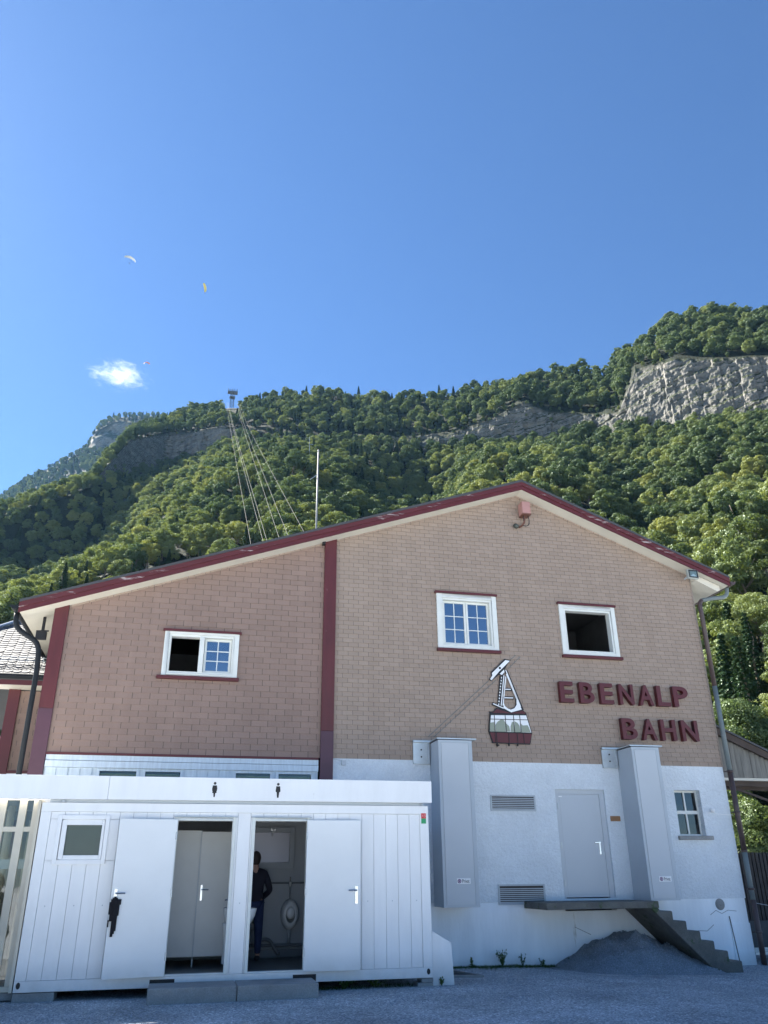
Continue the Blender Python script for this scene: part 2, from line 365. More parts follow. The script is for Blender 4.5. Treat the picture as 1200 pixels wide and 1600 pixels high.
def terrain_mat():
    mt = bpy.data.materials.new('hillside'); mt.use_nodes = True; N = mt.node_tree.nodes; L = mt.node_tree.links
    b = N['Principled BSDF']; b.inputs['Roughness'].default_value = .95; b.inputs['Specular IOR Level'].default_value = .15
    tc = N.new('ShaderNodeTexCoord'); at_ = N.new('ShaderNodeAttribute'); at_.attribute_name = 'rock'
    def nz(s, d, r, st=None):
        co = tc.outputs['Object']
        if st:
            mp = N.new('ShaderNodeMapping'); mp.inputs['Scale'].default_value = st; L.new(co, mp.inputs[0]); co = mp.outputs[0]
        n = N.new('ShaderNodeTexNoise'); n.inputs['Scale'].default_value = s; n.inputs['Detail'].default_value = d; n.inputs['Roughness'].default_value = r
        L.new(co, n.inputs['Vector']); return n.outputs['Fac']
    a = nz(.30, 8, .7, (1, 1, .14)); s = nz(.5, 8, .72, (.22, .22, 1.5)); f = nz(.9, 7, .75)
    cr = N.new('ShaderNodeValToRGB'); e = cr.color_ramp.elements
    e[0].position = .33; e[0].color = (.035, .036, .036, 1); e[1].position = .62; e[1].color = (.28, .26, .23, 1)
    x = e.new(.42); x.color = (.115, .115, .11, 1); x = e.new(.50); x.color = (.18, .175, .16, 1)
    mm = N.new('ShaderNodeMath'); mm.operation = 'MULTIPLY_ADD'; mm.inputs[1].default_value = .55; L.new(s, mm.inputs[0])
    m2 = N.new('ShaderNodeMath'); m2.operation = 'MULTIPLY'; m2.inputs[1].default_value = .45; L.new(a, m2.inputs[0]); L.new(m2.outputs[0], mm.inputs[2])
    L.new(mm.outputs[0], cr.inputs[0])
    # grassy ledges where the rock is not so steep
    ge = N.new('ShaderNodeNewGeometry'); sp = N.new('ShaderNodeSeparateXYZ'); L.new(ge.outputs['True Normal'], sp.inputs[0])
    ml = N.new('ShaderNodeMapRange'); ml.inputs['From Min'].default_value = .42; ml.inputs['From Max'].default_value = .62
    aa = N.new('ShaderNodeMath'); aa.operation = 'MULTIPLY_ADD'; aa.inputs[1].default_value = .35; L.new(f, aa.inputs[0]); L.new(sp.outputs['Z'], aa.inputs[2])
    L.new(aa.outputs[0], ml.inputs['Value'])
    g0 = N.new('ShaderNodeMix'); g0.data_type = 'RGBA'; L.new(ml.outputs[0], g0.inputs[0]); L.new(cr.outputs[0], g0.inputs[6]); g0.inputs[7].default_value = (.035, .045, .018, 1)
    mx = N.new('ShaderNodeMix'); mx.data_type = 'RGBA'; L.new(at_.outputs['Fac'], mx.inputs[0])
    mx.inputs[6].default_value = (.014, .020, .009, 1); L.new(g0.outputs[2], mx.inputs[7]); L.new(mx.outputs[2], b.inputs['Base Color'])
    bp = N.new('ShaderNodeBump'); bp.inputs['Distance'].default_value = 1.2; L.new(mm.outputs[0], bp.inputs['Height'])
    b2 = N.new('ShaderNodeBump'); b2.inputs['Distance'].default_value = .6; L.new(f, b2.inputs['Height']); L.new(bp.outputs[0], b2.inputs['Normal'])
    L.new(b2.outputs[0], b.inputs['Normal'])
    return mt
TERR = terrain_mat()

# ------------------------------------------------------------------ ground sheet
def gz(x, y=0):
    t = min(1, max(0, (x - 5.5) / 5)); return -0.14 * t * t * (3 - 2 * t) + 0.0
xs = sorted(set([-1500, -700, -300, -120, -50, -20] + [round(-10 + i * .5, 2) for i in range(61)] + [30, 50, 120, 300, 700, 1500]))
ys = [-500, -200, -80, -30, -10, 0, 5] + [8 + i * .4 for i in range(25)] + [20, 25, 35, 60, 120, 300, 900, 2000]
v = []; f = []
for y in ys:
    for x in xs:
        b = .012 * noise.noise((x * .6, y * .6, 0)) if abs(x) < 21 and 5 < y < 20 else 0
        v.append((x, y, gz(x) + b))
nx = len(xs)
for j in range(len(ys) - 1):
    for i in range(nx - 1): f.append((j * nx + i, j * nx + i + 1, (j + 1) * nx + i + 1, (j + 1) * nx + i))
me = bpy.data.meshes.new('ground'); me.from_pydata(v, [], f); me.update()
tag(link('ground', me, GROUND, smooth=True), kind='structure')
pb = MB(); pb.box(-60, 70, -90, 7.0, -.03, .02)  # unseen pale sheet added to bounce sunlight onto the shaded facade
tag(pb.build('bounce_sheet', mat('bounce_sheet_pale', (.50, .53, .56), .85, var=.1, vscale=.5, bump=.01, bscale=20)), kind='structure')

# ------------------------------------------------------------------ mountain terrain
def curve(pts):
    """list of (azimuth reference px, py, r) -> arrays az, elev, r"""
    a = sorted([(azel(x, y) + (r,)) for x, y, r in pts])
    return np.array([p[0] for p in a]), np.array([p[1] for p in a]), np.array([p[2] for p in a])
L_A = curve([(-900, 1375, 190), (-200, 1370, 150), (0, 1370, 120), (200, 1368, 130), (500, 1368, 120), (800, 1370, 95), (1000, 1372, 75), (1200, 1372, 50), (1500, 1372, 45), (2200, 1372, 60)])
L_B2 = curve([(-700, 1100, 300), (-200, 1020, 220), (0, 985, 190), (60, 962, 190), (140, 930, 205), (300, 890, 205), (450, 880, 190), (620, 890, 200), (740, 870, 165), (900, 900, 150), (1050, 960, 125), (1200, 1080, 95), (1400, 1120, 85), (2200, 1120, 120)])
L_B = curve([(-700, 1040, 460), (-200, 960, 420), (0, 930, 400), (60, 920, 395), (110, 900, 390), (160, 880, 385), (200, 862, 350), (240, 830, 320), (300, 795, 300), (350, 770, 290), (450, 745, 290), (530, 765, 300), (600, 800, 330), (650, 805, 350), (700, 790, 340), (730, 760, 285), (770, 740, 262), (870, 745, 258), (930, 770, 262), (980, 800, 262), (1050, 800, 235), (1110, 770, 215), (1200, 765, 215), (1400, 780, 215), (2200, 800, 260)])
L_C = curve([(-700, 1010, 520), (-200, 880, 480), (0, 818, 432), (80, 790, 424), (130, 772, 424), (170, 757, 440), (210, 748, 480), (260, 735, 520), (320, 722, 505), (380, 694, 480), (450, 690, 450), (530, 700, 430), (600, 704, 412), (700, 712, 395), (780, 712, 390), (850, 706, 385), (920, 684, 375), (980, 684, 355), (1100, 678, 335), (1200, 664, 325), (1400, 660, 320), (2200, 700, 360)])
L_D = curve([(-700, 1005, 528), (-200, 872, 488), (0, 809, 440), (80, 782, 432), (140, 762, 434), (166, 728, 446), (205, 686, 484), (260, 676, 524), (300, 676, 509), (345, 668, 490), (390, 672, 484), (450, 674, 458), (530, 680, 440), (600, 682, 424), (700, 680, 406), (770, 655, 394), (820, 628, 389), (850, 642, 387), (930, 650, 377), (966, 645, 364), (992, 578, 357), (1050, 560, 344), (1130, 554, 335), (1200, 552, 328), (1400, 545, 323), (2200, 600, 370)])
L_E = curve([(-700, 985, 600), (-200, 862, 520), (0, 803, 500), (60, 783, 500), (120, 763, 510), (150, 750, 520), (166, 722, 530), (205, 676, 570), (240, 664, 590), (280, 648, 600), (320, 636, 600), (345, 638, 600), (380, 636, 585), (400, 624, 560), (440, 620, 535), (500, 616, 520), (600, 622, 500), (700, 620, 475), (745, 608, 465), (800, 602, 455), (850, 590, 445), (900, 578, 435), (940, 586, 425), (956, 590, 422), (966, 562, 424), (1008, 548, 425), (1020, 536, 426), (1048, 508, 430), (1100, 498, 430), (1200, 497, 425), (1400, 490, 420), (2200, 560, 480)])
AZ0, AZ1, NA = R(-34), R(62), 980
SEG = [(L_A, 1), (L_B2, 26), (L_B, 30), (L_C, 30), (L_D, 70), (L_E, 26)]
azs = np.linspace(AZ0, AZ1, NA)
keys = []
for Lc, n in SEG:
    keys.append((np.tan(np.interp(azs, Lc[0], Lc[1])), np.interp(azs, Lc[0], Lc[2]), n))
rows = []; rowkind = []
for k in range(len(keys)):
    t1, r1, n = keys[k]
    if k == 0: rows.append((r1, r1 * 0 - 2.0)); rowkind.append((0, 0)); pr, pz = rows[0]; continue
    z1 = EYE + r1 * t1
    for i in range(1, n + 1):
        t = i / n
        rows.append((pr + (r1 - pr) * t, pz + (z1 - pz) * t)); rowkind.append((k, t))
    pr, pz = r1, z1
for i in range(1, 7):
    rows.append((pr + 30 * i, pz - 4.0 * i * i)); rowkind.append((6, i / 6))
def cliff_amt(az):                                # how rocky the C-D band is at an azimuth
    t = np.interp(az, L_D[0], np.arange(len(L_D[0])))
    h = np.interp(az, L_D[0], L_D[1]) - np.interp(az, L_C[0], L_C[1])
    return max(0, min(1, (h - .012) / .012))
CL = [cliff_amt(a) for a in azs]
v = []; rock = []
for (rr, zz), (k, t) in zip(rows, rowkind):
    for j in range(NA):
        az = azs[j]; r = float(rr[j]); z = float(zz[j]); x, y = r * sin(az), r * cos(az)
        rk = 0
        if k == 4: rk = CL[j] * min(1, t * 6, (1 - t) * 8 + .25)
        if k >= 1:
            p = Vector((x, y, z))
            if k < 6: z += (5.5 * noise.noise(p * .017) + 3 * noise.noise(p * .04)) * ((1 if k in (2, 3) else .45) if r < 480 else .5) * (min(1, t * 3) * .4 if k == 1 else 1) * (1 - rk)
            if rk > 0:
                u = az * 380; wz = z + 3 * noise.noise(p * .03); wu = u + 3.5 * noise.noise(Vector((u * .05, z * .04, 7)))
                d = 1.5 * (noise.cell(Vector((wu / 15, wz / 30, 1.5))) - .5) + .8 * (noise.cell(Vector((wu / 6.1, wz / 9.5, 4.5))) - .5) + .4 * (noise.cell(Vector((wu / 2.6, wz / 4.2, 8.5))) - .5)
                bed = .9 * abs(((wz / 7.3) % 1) - .5) * 2 + .4 * abs(((wz / 2.9) % 1) - .5) * 2
                fine_ = noise.fractal(Vector((x * .25, y * .25, z * .25)), .8, 2.1, 4) * .9 + noise.noise(Vector((u * .03, z * .02, 2))) * 3
                dr = (d + bed + fine_) * rk; x += sin(az) * dr; y += cos(az) * dr
        v.append((x, y, z)); rock.append(rk)
f = []
nr = len(rows)
for i in range(nr - 1):
    for j in range(NA - 1): f.append((i * NA + j, i * NA + j + 1, (i + 1) * NA + j + 1, (i + 1) * NA + j))
me = bpy.data.meshes.new('mountain'); me.from_pydata(v, [], f); me.update()
at_ = me.attributes.new('rock', 'FLOAT', 'POINT'); at_.data.foreach_set('value', rock)
for pgn in me.polygons: pgn.use_smooth = rock[pgn.vertices[0]] < .4
tag(link('mountain_slope', me, TERR), kind='structure')
TV = np.array(v).reshape(nr, NA, 3); TK = rowkind; TR = np.array(rock).reshape(nr, NA)

# far mountain on the left
FE = curve([(-900, 1000, 1900), (-300, 880, 1750), (-60, 800, 1600), (0, 778, 1560), (40, 751, 1540), (95, 722, 1500), (140, 697, 1480), (150, 672, 1470), (175, 655, 1470), (235, 649, 1480), (300, 655, 1500), (420, 680, 1550)])
FC = curve([(-900, 1002, 1880), (-300, 882, 1730), (-60, 802, 1590), (0, 781, 1545), (40, 755, 1520), (95, 726, 1480), (132, 706, 1465), (150, 705, 1400), (235, 705, 1400), (300, 705, 1400), (420, 710, 1450)])
FD = curve([(-900, 1001, 1890), (-300, 881, 1740), (-60, 801, 1595), (0, 779, 1552), (40, 753, 1528), (95, 724, 1490), (136, 700, 1470), (148, 676, 1430), (180, 662, 1425), (235, 657, 1430), (300, 660, 1430), (420, 682, 1470)])
FB = curve([(-900, 1160, 1200), (-300, 1040, 1150), (0, 960, 1080), (200, 860, 1080), (420, 850, 1100)])
fa = np.linspace(R(-36), R(2), 260); v = []; rock = []; f = []; fk = []
prev = None
for k, (Lc, n) in enumerate([(FB, 1), (FC, 24), (FD, 24), (FE, 10)]):
    r1 = np.interp(fa, Lc[0], Lc[2]); z1 = EYE + r1 * np.tan(np.interp(fa, Lc[0], Lc[1]))
    if prev is None: prev = (r1, z1); fr_ = [(r1, z1 * .3, 0, 0), (r1, z1, 0, 0)]; continue
    for i in range(1, n + 1):
        t = i / n; fr_.append((prev[0] + (r1 - prev[0]) * t, prev[1] + (z1 - prev[1]) * t, k, t))
    prev = (r1, z1)
for i in range(1, 4): fr_.append((prev[0] + 80 * i, prev[1] - 25 * i * i, 4, 0))
for r1, z1, k, t in fr_:
    for j, az in enumerate(fa):
        r, z = float(r1[j]), float(z1[j])
        h = float(np.interp(az, FD[0], FD[1]) - np.interp(az, FC[0], FC[1])); rk = max(0, min(1, (h - .006) / .01)) * (1 if k == 2 else 0)
        x, y = r * sin(az), r * cos(az)
        dr = rk * (noise.fractal(Vector((x * .02, y * .02, z * .03)), 1, 2, 5) * 22 + abs(noise.noise(Vector((x * .03, y * .03, z * .006)))) * 16) + 12 * noise.noise(Vector((x * .008, y * .008, z * .008)))
        v.append((x + sin(az) * dr, y + cos(az) * dr, z)); rock.append(rk)
n2 = len(fa)
for i in range(len(fr_) - 1):
    for j in range(n2 - 1): f.append((i * n2 + j, i * n2 + j + 1, (i + 1) * n2 + j + 1, (i + 1) * n2 + j))
me = bpy.data.meshes.new('far_mountain'); me.from_pydata(v, [], f); me.update()
at_ = me.attributes.new('rock', 'FLOAT', 'POINT'); at_.data.foreach_set('value', rock)
tag(link('far_mountain', me, TERR, smooth=True), kind='structure')
FV = np.array(v).reshape(len(fr_), n2, 3); FR_ = np.array(rock).reshape(len(fr_), n2)

# ------------------------------------------------------------------ trees
LEAF = [leaf_mat('leaf_mid', (.078, .112, .038), (.180, .215, .075), (2.0, 1.9, 1.0)),
        leaf_mat('leaf_deep', (.046, .076, .032), (.100, .138, .052), (1.8, 1.8, 1.0)),
        leaf_mat('leaf_yellowish', (.130, .158, .048), (.235, .255, .075), (1.8, 1.7, .9))]
NEEDLE = leaf_mat('needle_dark', (.020, .045, .020), (.035, .065, .025), (1.2, 1.3, .9), .15)
BARK = mat('bark', (.16, .13, .10), .95, var=.3, vscale=3, bump=.03, bscale=8)
def leaf_quad(V, Fc, c, nrm, s, rnd):
    n = (nrm + Vector((rnd.gauss(0, .36), rnd.gauss(0, .36), rnd.gauss(0, .36)))).normalized()
    a = n.cross(Vector((rnd.random() - .5, rnd.random() - .5, rnd.random() - .5))).normalized(); b = n.cross(a)
    k = len(V); s1 = s * rnd.uniform(.6, 1.3); s2 = s * rnd.uniform(.4, .9)
    for i, j in ((-1, -.3), (0, -1), (1, .2), (.1, 1)): V.append(tuple(c + a * (i * s1) + b * (j * s2) + n * (.25 * s * (abs(i) - .5))))
    Fc.append((k, k + 1, k + 2, k + 3))
def broad_crown(seed, H, Rr, lobes, leaves, s):
    rnd = random.Random(seed); V = []; Fc = []; Ls = []
    for i in range(lobes):
        th = rnd.uniform(0, 2 * pi); u = rnd.uniform(-.75, 1) ; rad = math.sqrt(max(0, 1 - (abs(u)) ** 2.2)) * rnd.uniform(.55, 1.0)
        c = Vector((cos(th) * rad * Rr * .8, sin(th) * rad * Rr * .8, H * .60 + u * H * .34))
        Ls.append((c, rnd.uniform(.15, .30) * Rr * (1.1 - .25 * max(0, u))))
    Ls.append((Vector((0, 0, H * .6)), Rr * .42))
    for c, lr in Ls:
        n = int(leaves * lr * lr / sum(l[1] ** 2 for l in Ls))
        fl = rnd.uniform(.45, .8)
        for _ in range(n):
            d = Vector((rnd.gauss(0, 1), rnd.gauss(0, 1), rnd.gauss(.35, 1))).normalized()
            rr = lr * (1 - abs(rnd.gauss(0, .16))) * (1 + .22 * noise.noise(d * 2.2 + c))
            p = c + Vector((d.x * rr, d.y * rr, d.z * rr * fl)); leaf_quad(V, Fc, p, d, s, rnd)
    return V, Fc
def conifer_crown(seed, H, Rr, leaves, s):
    rnd = random.Random(seed); V = []; Fc = []
    tiers = int(H / .75)
    for t in range(tiers):
        z = H * (.12 + .88 * t / tiers); rad = Rr * (1 - t / tiers) ** .85 + .15
        nb = max(4, int(9 * (1 - t / tiers)) + 4); ph = rnd.random() * 6
        for b in range(nb):
            a = ph + 2 * pi * b / nb + rnd.gauss(0, .15); L = rad * rnd.uniform(.7, 1.1)
            for q in range(max(3, int(leaves / tiers / nb))):
                u = rnd.uniform(.1, 1) ** .7; w = (1 - u) * .35 * L + .1
                p = Vector((cos(a) * L * u + rnd.gauss(0, w * .4), sin(a) * L * u + rnd.gauss(0, w * .4), z - .35 * L * u * u + rnd.gauss(0, .08)))
                leaf_quad(V, Fc, p, Vector((cos(a) * .3, sin(a) * .3, 1)), s, rnd)
    return V, Fc
def trunk_mesh(seed, H, r, con=False):
    rnd = random.Random(seed + 99); b = MB()
    top = H * (.9 if con else .62)
    pts = [(rnd.gauss(0, .08) * i, rnd.gauss(0, .08) * i, -1.2 + (top + 1.2) * i / 5) for i in range(6)]
    b.tube(pts, [r * (1.25 - i * .19) for i in range(6)], 7)
    if not con:
        for i in range(6):
            p = Vector(pts[2 + i % 3]); a = rnd.uniform(0, 2 * pi); e = p + Vector((cos(a) * H * .22, sin(a) * H * .22, H * rnd.uniform(.12, .28)))
            b.tube([p, (p + e) / 2 + Vector((0, 0, -.2)), e], [r * .45, r * .3, r * .1], 5)
    return b
KINDS_T = []
def proto(name, V, Fc, lm, seed, H, r, con=False):
    me = bpy.data.meshes.new(name + '_crown'); me.from_pydata(V, [], Fc); me.update(); me.materials.append(lm)
    tb = trunk_mesh(seed, H, r, con); tm = bpy.data.meshes.new(name + '_trunk'); tm.from_pydata(tb.v, [], tb.f); tm.update(); tm.materials.append(BARK)
    for p in tm.polygons: p.use_smooth = True
    KINDS_T.append((name, me, tm))
for i, (H, Rr, lm) in enumerate([(13, 5.2, 0), (12, 5.6, 0), (14, 4.8, 1), (11.5, 5.0, 1), (12.5, 5.2, 2), (10.5, 4.6, 2)]):
    V, Fc = broad_crown(10 + i, H, Rr, 52, 6600, .26); proto('broadleaf_tree', V, Fc, LEAF[lm], i, H, .28)
for i, (H, Rr) in enumerate([(17, 3.0), (14, 2.6)]):
    V, Fc = conifer_crown(40 + i, H, Rr, 4200, .26); proto('spruce_tree', V, Fc, NEEDLE, i, H, .24, True)
for i, lm in enumerate([0, 1]):                   # finer crowns for the nearest trees
    V, Fc = broad_crown(70 + i, 11.5, 5.2, 110, 24000, .145); proto('broadleaf_tree', V, Fc, LEAF[lm], 70 + i, 11.5, .26)

rnd = random.Random(5)
trees = []                                         # (pos, scale, rot, kind, zone)
def mesh_pts(TVa, RKa, spacing, kmin, kmax, zone_fn, near=None):
    cell = {}; nrr, naa, _ = TVa.shape; out = []
    area_n = 0
    A = TVa[:-1, :-1]; B = TVa[1:, :-1]; Cc = TVa[:-1, 1:]
    ar = np.linalg.norm(np.cross((B - A), (Cc - A)), axis=2) ; pr = (ar / ar.sum()).ravel(); tot = ar.sum()
    n = int(tot / (spacing ** 2) * 3.6); rs = np.random.RandomState(3)
    idx = rs.choice(len(pr), n, p=pr); uv = rs.rand(n, 2)
    for q, (u, w) in zip(idx, uv):
        i, j = divmod(int(q), naa - 1)
        rk = RKa[i, j]
        p = A[i, j] + (B[i, j] - A[i, j]) * u + (Cc[i, j] - A[i, j]) * w
        sc_ = 1.0
        if rk > .15:
            if rk > .85 and rnd.random() > .06: continue
            if rnd.random() > .3: continue
            sc_ = .35
        r = hypot(p[0], p[1]); sp = spacing * (.8 if r < 130 else 1) * (1 if sc_ == 1 else .8)
        key = (int(p[0] // sp), int(p[1] // sp), int(p[2] // (sp * 1.3)))
        bad = False
        for a in (-1, 0, 1):
            for b in (-1, 0, 1):
                for c in (-1, 0, 1):
                    for o in cell.get((key[0] + a, key[1] + b, key[2] + c), ()):
                        if (o[0] - p[0]) ** 2 + (o[1] - p[1]) ** 2 + (o[2] - p[2]) ** 2 < sp * sp: bad = True
        if bad: continue
        cell.setdefault(key, []).append(p); out.append((p, sc_, r))
    return out
PT = mesh_pts(TV[1:182], TR[1:182], 5.0, 0, 0, None)
for p, sc_, r in PT:
    if hypot(p[0] - 0, p[1]) < 44: continue
    if r > 540 and abs(atan2(p[0], p[1]) - azel(362, 634)[0]) < .012: continue
    if -5 < p[0] < 16 and p[1] < 60: continue
    pj = project((p[0], p[1], p[2] + 8))
    if pj is None or pj[0] < -260 or pj[0] > 1420 or pj[1] > 1420: continue
    nzv = noise.noise(Vector((p[0] * .012, p[1] * .012, p[2] * .012)))
    px, py = pj
    ridge = py < 690 and px > 380 or py < 700
    con = rnd.random() < (.22 if (ridge and 380 < px < 760) else (.12 if px < 760 else .06)) + (.10 if nzv > .3 else 0)
    if con: k = 6 + (rnd.random() < .5)
    else:
        yel = rnd.random() < (.24 if px > 740 else .11) + nzv * .22
        k = rnd.choice([4, 5]) if yel and not ridge else (rnd.choice([2, 3, 2, 0]) if (ridge or nzv < -.1) else rnd.choice([0, 1, 0, 1, 2]))
    s = rnd.uniform(.48, .88) * sc_ * (.95 if ridge else 1) * (.85 if con else 1)
    if r < 115 and not con: k = 8 + (rnd.random() < .45); s = rnd.uniform(.42, .66)
    trees.append([p, s, rnd.uniform(0, 6.28), k, px, py, r])
def roof_py(x):
    if x < 36: return 1060
    if x < 816: return 940 + (752 - 940) * (x - 36) / 780
    if x < 1137: return 752 + (893 - 752) * (x - 816) / 321
    return 1330
vis = [t for t in trees if -25 < t[4] < 1225 and t[5] < roof_py(t[4]) - 4]
vis.sort(key=lambda t: -t[1] / t[6])
NEAR = vis[:296]; nid = {id(t) for t in NEAR}
def tree_label(k, px, py, name):
    side = 'right of the downpipe' if px > 1085 else 'above the right eave' if px > 960 else 'behind the gable peak' if px > 780 else 'left of the gable peak' if px > 650 else 'right of the flagpole' if px > 500 else 'behind the slanting cables' if px > 350 else 'left of the cables' if px > 180 else 'above the left eave'
    side = ('high below the cliffs ' if py < 760 else 'halfway up the slope ' if py < 860 else 'low on the slope ' if py < 1000 else 'at the slope foot ') + side
    if name == 'spruce_tree': return 'dark pointed spruce ' + side
    ad = {0: 'mid green', 1: 'mid green', 2: 'deep green', 3: 'deep green', 4: 'yellow-green', 5: 'yellow-green', 8: 'fine-leaved green', 9: 'fine-leaved dark green'}[k]
    return ad + ' leafy tree ' + side
first = {}
for p, s, rot, k, px, py, r in NEAR:
    name, cm, tm = KINDS_T[k]; lab = tree_label(k, px, py, name)
    root = thing(name, lab, 'tree', tuple(p), group=lab.replace('leafy tree ', 'leafy trees ').replace('spruce ', 'spruces '))
    root.scale = (s, s, s * rnd.uniform(.9, 1.1)); root.rotation_euler = (0, 0, rot)
    c = bpy.data.objects.new('crown', cm); COL.objects.link(c); c.parent = root
    t = bpy.data.objects.new('trunk', tm); COL.objects.link(t); t.parent = root
    first.setdefault(k, c)
for k in range(8):
    if k not in first:                             # every kind gets at least one tree of its own
        t0 = next(t for t in vis[296:] if t[3] == k or (k > 5) == (t[3] > 5)); name, cm, tm = KINDS_T[k]; lab = tree_label(k, t0[4], t0[5], name)
        root = thing(name, lab, 'tree', tuple(t0[0]), group=lab.replace('leafy tree ', 'leafy trees ')); root.scale = (t0[1],) * 3; nid.add(id(t0))
        c = bpy.data.objects.new('crown', cm); COL.objects.link(c); c.parent = root
        t = bpy.data.objects.new('trunk', tm); COL.objects.link(t); t.parent = root; first[k] = c

def scatter(name, pts, sources, kindprops):
    """points with rotation, scale and source number -> one object instancing the source crowns"""
    me = bpy.data.meshes.new(name); me.from_pydata([tuple(p[0]) for p in pts], [], [])
    for nm, ty, vals in (('rz', 'FLOAT', [p[1] for p in pts]), ('sc', 'FLOAT', [p[2] for p in pts]), ('src', 'INT', [p[3] for p in pts])):
        a = me.attributes.new(nm, ty, 'POINT'); a.data.foreach_set('value', vals)
    o = bpy.data.objects.new(name, me); COL.objects.link(o)
    ng = bpy.data.node_groups.new(name, 'GeometryNodeTree')
    ng.interface.new_socket('Geometry', in_out='INPUT', socket_type='NodeSocketGeometry'); ng.interface.new_socket('Geometry', in_out='OUTPUT', socket_type='NodeSocketGeometry')
    N = ng.nodes; L = ng.links
    gi = N.new('NodeGroupInput'); go = N.new('NodeGroupOutput'); jn = N.new('GeometryNodeJoinGeometry')
    for s_ in reversed(sources):
        oi = N.new('GeometryNodeObjectInfo'); oi.inputs['Object'].default_value = s_; oi.inputs['As Instance'].default_value = True
        oi.transform_space = 'ORIGINAL'; L.new(oi.outputs['Geometry'], jn.inputs[0])
    ip = N.new('GeometryNodeInstanceOnPoints'); L.new(gi.outputs[0], ip.inputs['Points']); L.new(jn.outputs[0], ip.inputs['Instance'])
    ip.inputs['Pick Instance'].default_value = True
    def attr(nm, ty):
        n = N.new('GeometryNodeInputNamedAttribute'); n.data_type = ty; n.inputs['Name'].default_value = nm; return n.outputs[0]
    L.new(attr('src', 'INT'), ip.inputs['Instance Index'])
    cx = N.new('ShaderNodeCombineXYZ'); L.new(attr('rz', 'FLOAT'), cx.inputs[2]); er = N.new('FunctionNodeEulerToRotation'); L.new(cx.outputs[0], er.inputs[0]); L.new(er.outputs[0], ip.inputs['Rotation'])
    c2 = N.new('ShaderNodeCombineXYZ')
    for i in range(3): L.new(attr('sc', 'FLOAT'), c2.inputs[i])
    L.new(c2.outputs[0], ip.inputs['Scale']); L.new(ip.outputs[0], go.inputs[0])
    md = o.modifiers.new('scatter', 'NODES'); md.node_group = ng
    tag(o, **kindprops); return o
rest = [t for t in trees if id(t) not in nid]
scatter('forest', [(t[0], t[2], t[1], t[3] if t[3] < 8 else 0) for t in rest], [first[k] for k in range(8)],
        dict(label='dense mixed forest covering the mountain slope up to the ridge', cat='forest', kind='stuff'))
ff = [p for p in mesh_pts(FV[1:60], FR_[1:60], 8.2, 0, 0, None)]
fp = []
for p, sc_, r in ff:
    pj = project(p)
    if pj and -150 < pj[0] < 330 and pj[1] < 900: fp.append((p, rnd.uniform(0, 6), rnd.uniform(.7, 1.1) * (1 if sc_ == 1 else .6), rnd.choice([2, 3, 6, 2, 3, 7, 0])))
scatter('far_forest', fp, [first[k] for k in range(8)], dict(label='hazy forest on the far mountain at the left edge', cat='forest', kind='stuff'))
print('trees', len(trees), 'visible', len(vis), 'far', len(fp))

# ------------------------------------------------------------------ cable car station building
FY = 16.30
def WT(x): return 9.97 - .35 * (7.17 - x) if x < 7.17 else 9.97 - .397 * (x - 7.17)
ST = thing('cable_car_station', 'large gabled station building with pinkish brown shingle walls, white plaster base and maroon trim', 'building', (4.3, FY, 0))
HA, HB, HL = (5.17, 6.35, 6.12, 7.21), (8.10, 9.29, 6.13, 7.14), (-.59, .71, 5.26, 6.05)
HS, HD = (10.26, 10.88, 2.28, 3.20), (7.49, 8.61, 1.12, 3.18)
YB = 34.0
def shingles(x0, x1, holes, h, z0=3.70):
    b = MB(); n = int((10.0 - z0) / h)
    for i in range(n):
        a, c = z0 + i * h, z0 + (i + 1) * h
        lo, hi = x0, x1
        if a > WT(lo): lo = 7.17 - (9.97 - a) / .35
        if a > WT(hi) and hi > 7.17: hi = 7.17 + (9.97 - a) / .397
        if lo >= hi: continue
        sg = [(lo, hi, a, c)]
        for H in holes:
            ns = []
            for l, r_, p, q in sg:
                if H[1] <= l or H[0] >= r_ or H[3] <= p or H[2] >= q: ns.append((l, r_, p, q)); continue
                if l < H[0]: ns.append((l, H[0], p, q))
                if r_ > H[1]: ns.append((H[1], r_, p, q))
                if p < H[2]: ns.append((max(l, H[0]), min(r_, H[1]), p, H[2]))
                if q > H[3]: ns.append((max(l, H[0]), min(r_, H[1]), H[3], q))
            sg = ns
        for l, r_, p, q in sg:
            # break long courses so each stretch sits a little differently
            k = max(1, int((r_ - l) / 1.1)); 
            for j in range(k):
                u, w_ = l + (r_ - l) * j / k, l + (r_ - l) * (j + 1) / k
                o0 = .021 + noise.noise(Vector((u * .9, p * 3, 0))) * .004; o1 = .021 + noise.noise(Vector((w_ * .9, p * 3, 0))) * .004
                yb0 = FY - o0 * (1 - (p - a) / h * .9); yb1 = FY - o1 * (1 - (p - a) / h * .9)
                yt0 = FY - o0 * (1 - (q - a) / h * .9); yt1 = FY - o1 * (1 - (q - a) / h * .9)
                b.face([(u, yb0, p), (w_, yb1, p), (w_, yt1, q), (u, yt0, q)])
                if p == a: b.face([(u, FY, p), (w_, FY, p), (w_, yb1, p), (u, yb0, p)])
    return b
shingles(-2.58, 2.53, [HL], .115).build('shingle_wall', C_SHL, ST)
shingles(2.79, 11.56, [HA, HB], .095).build('shingle_wall', C_SHR, ST)
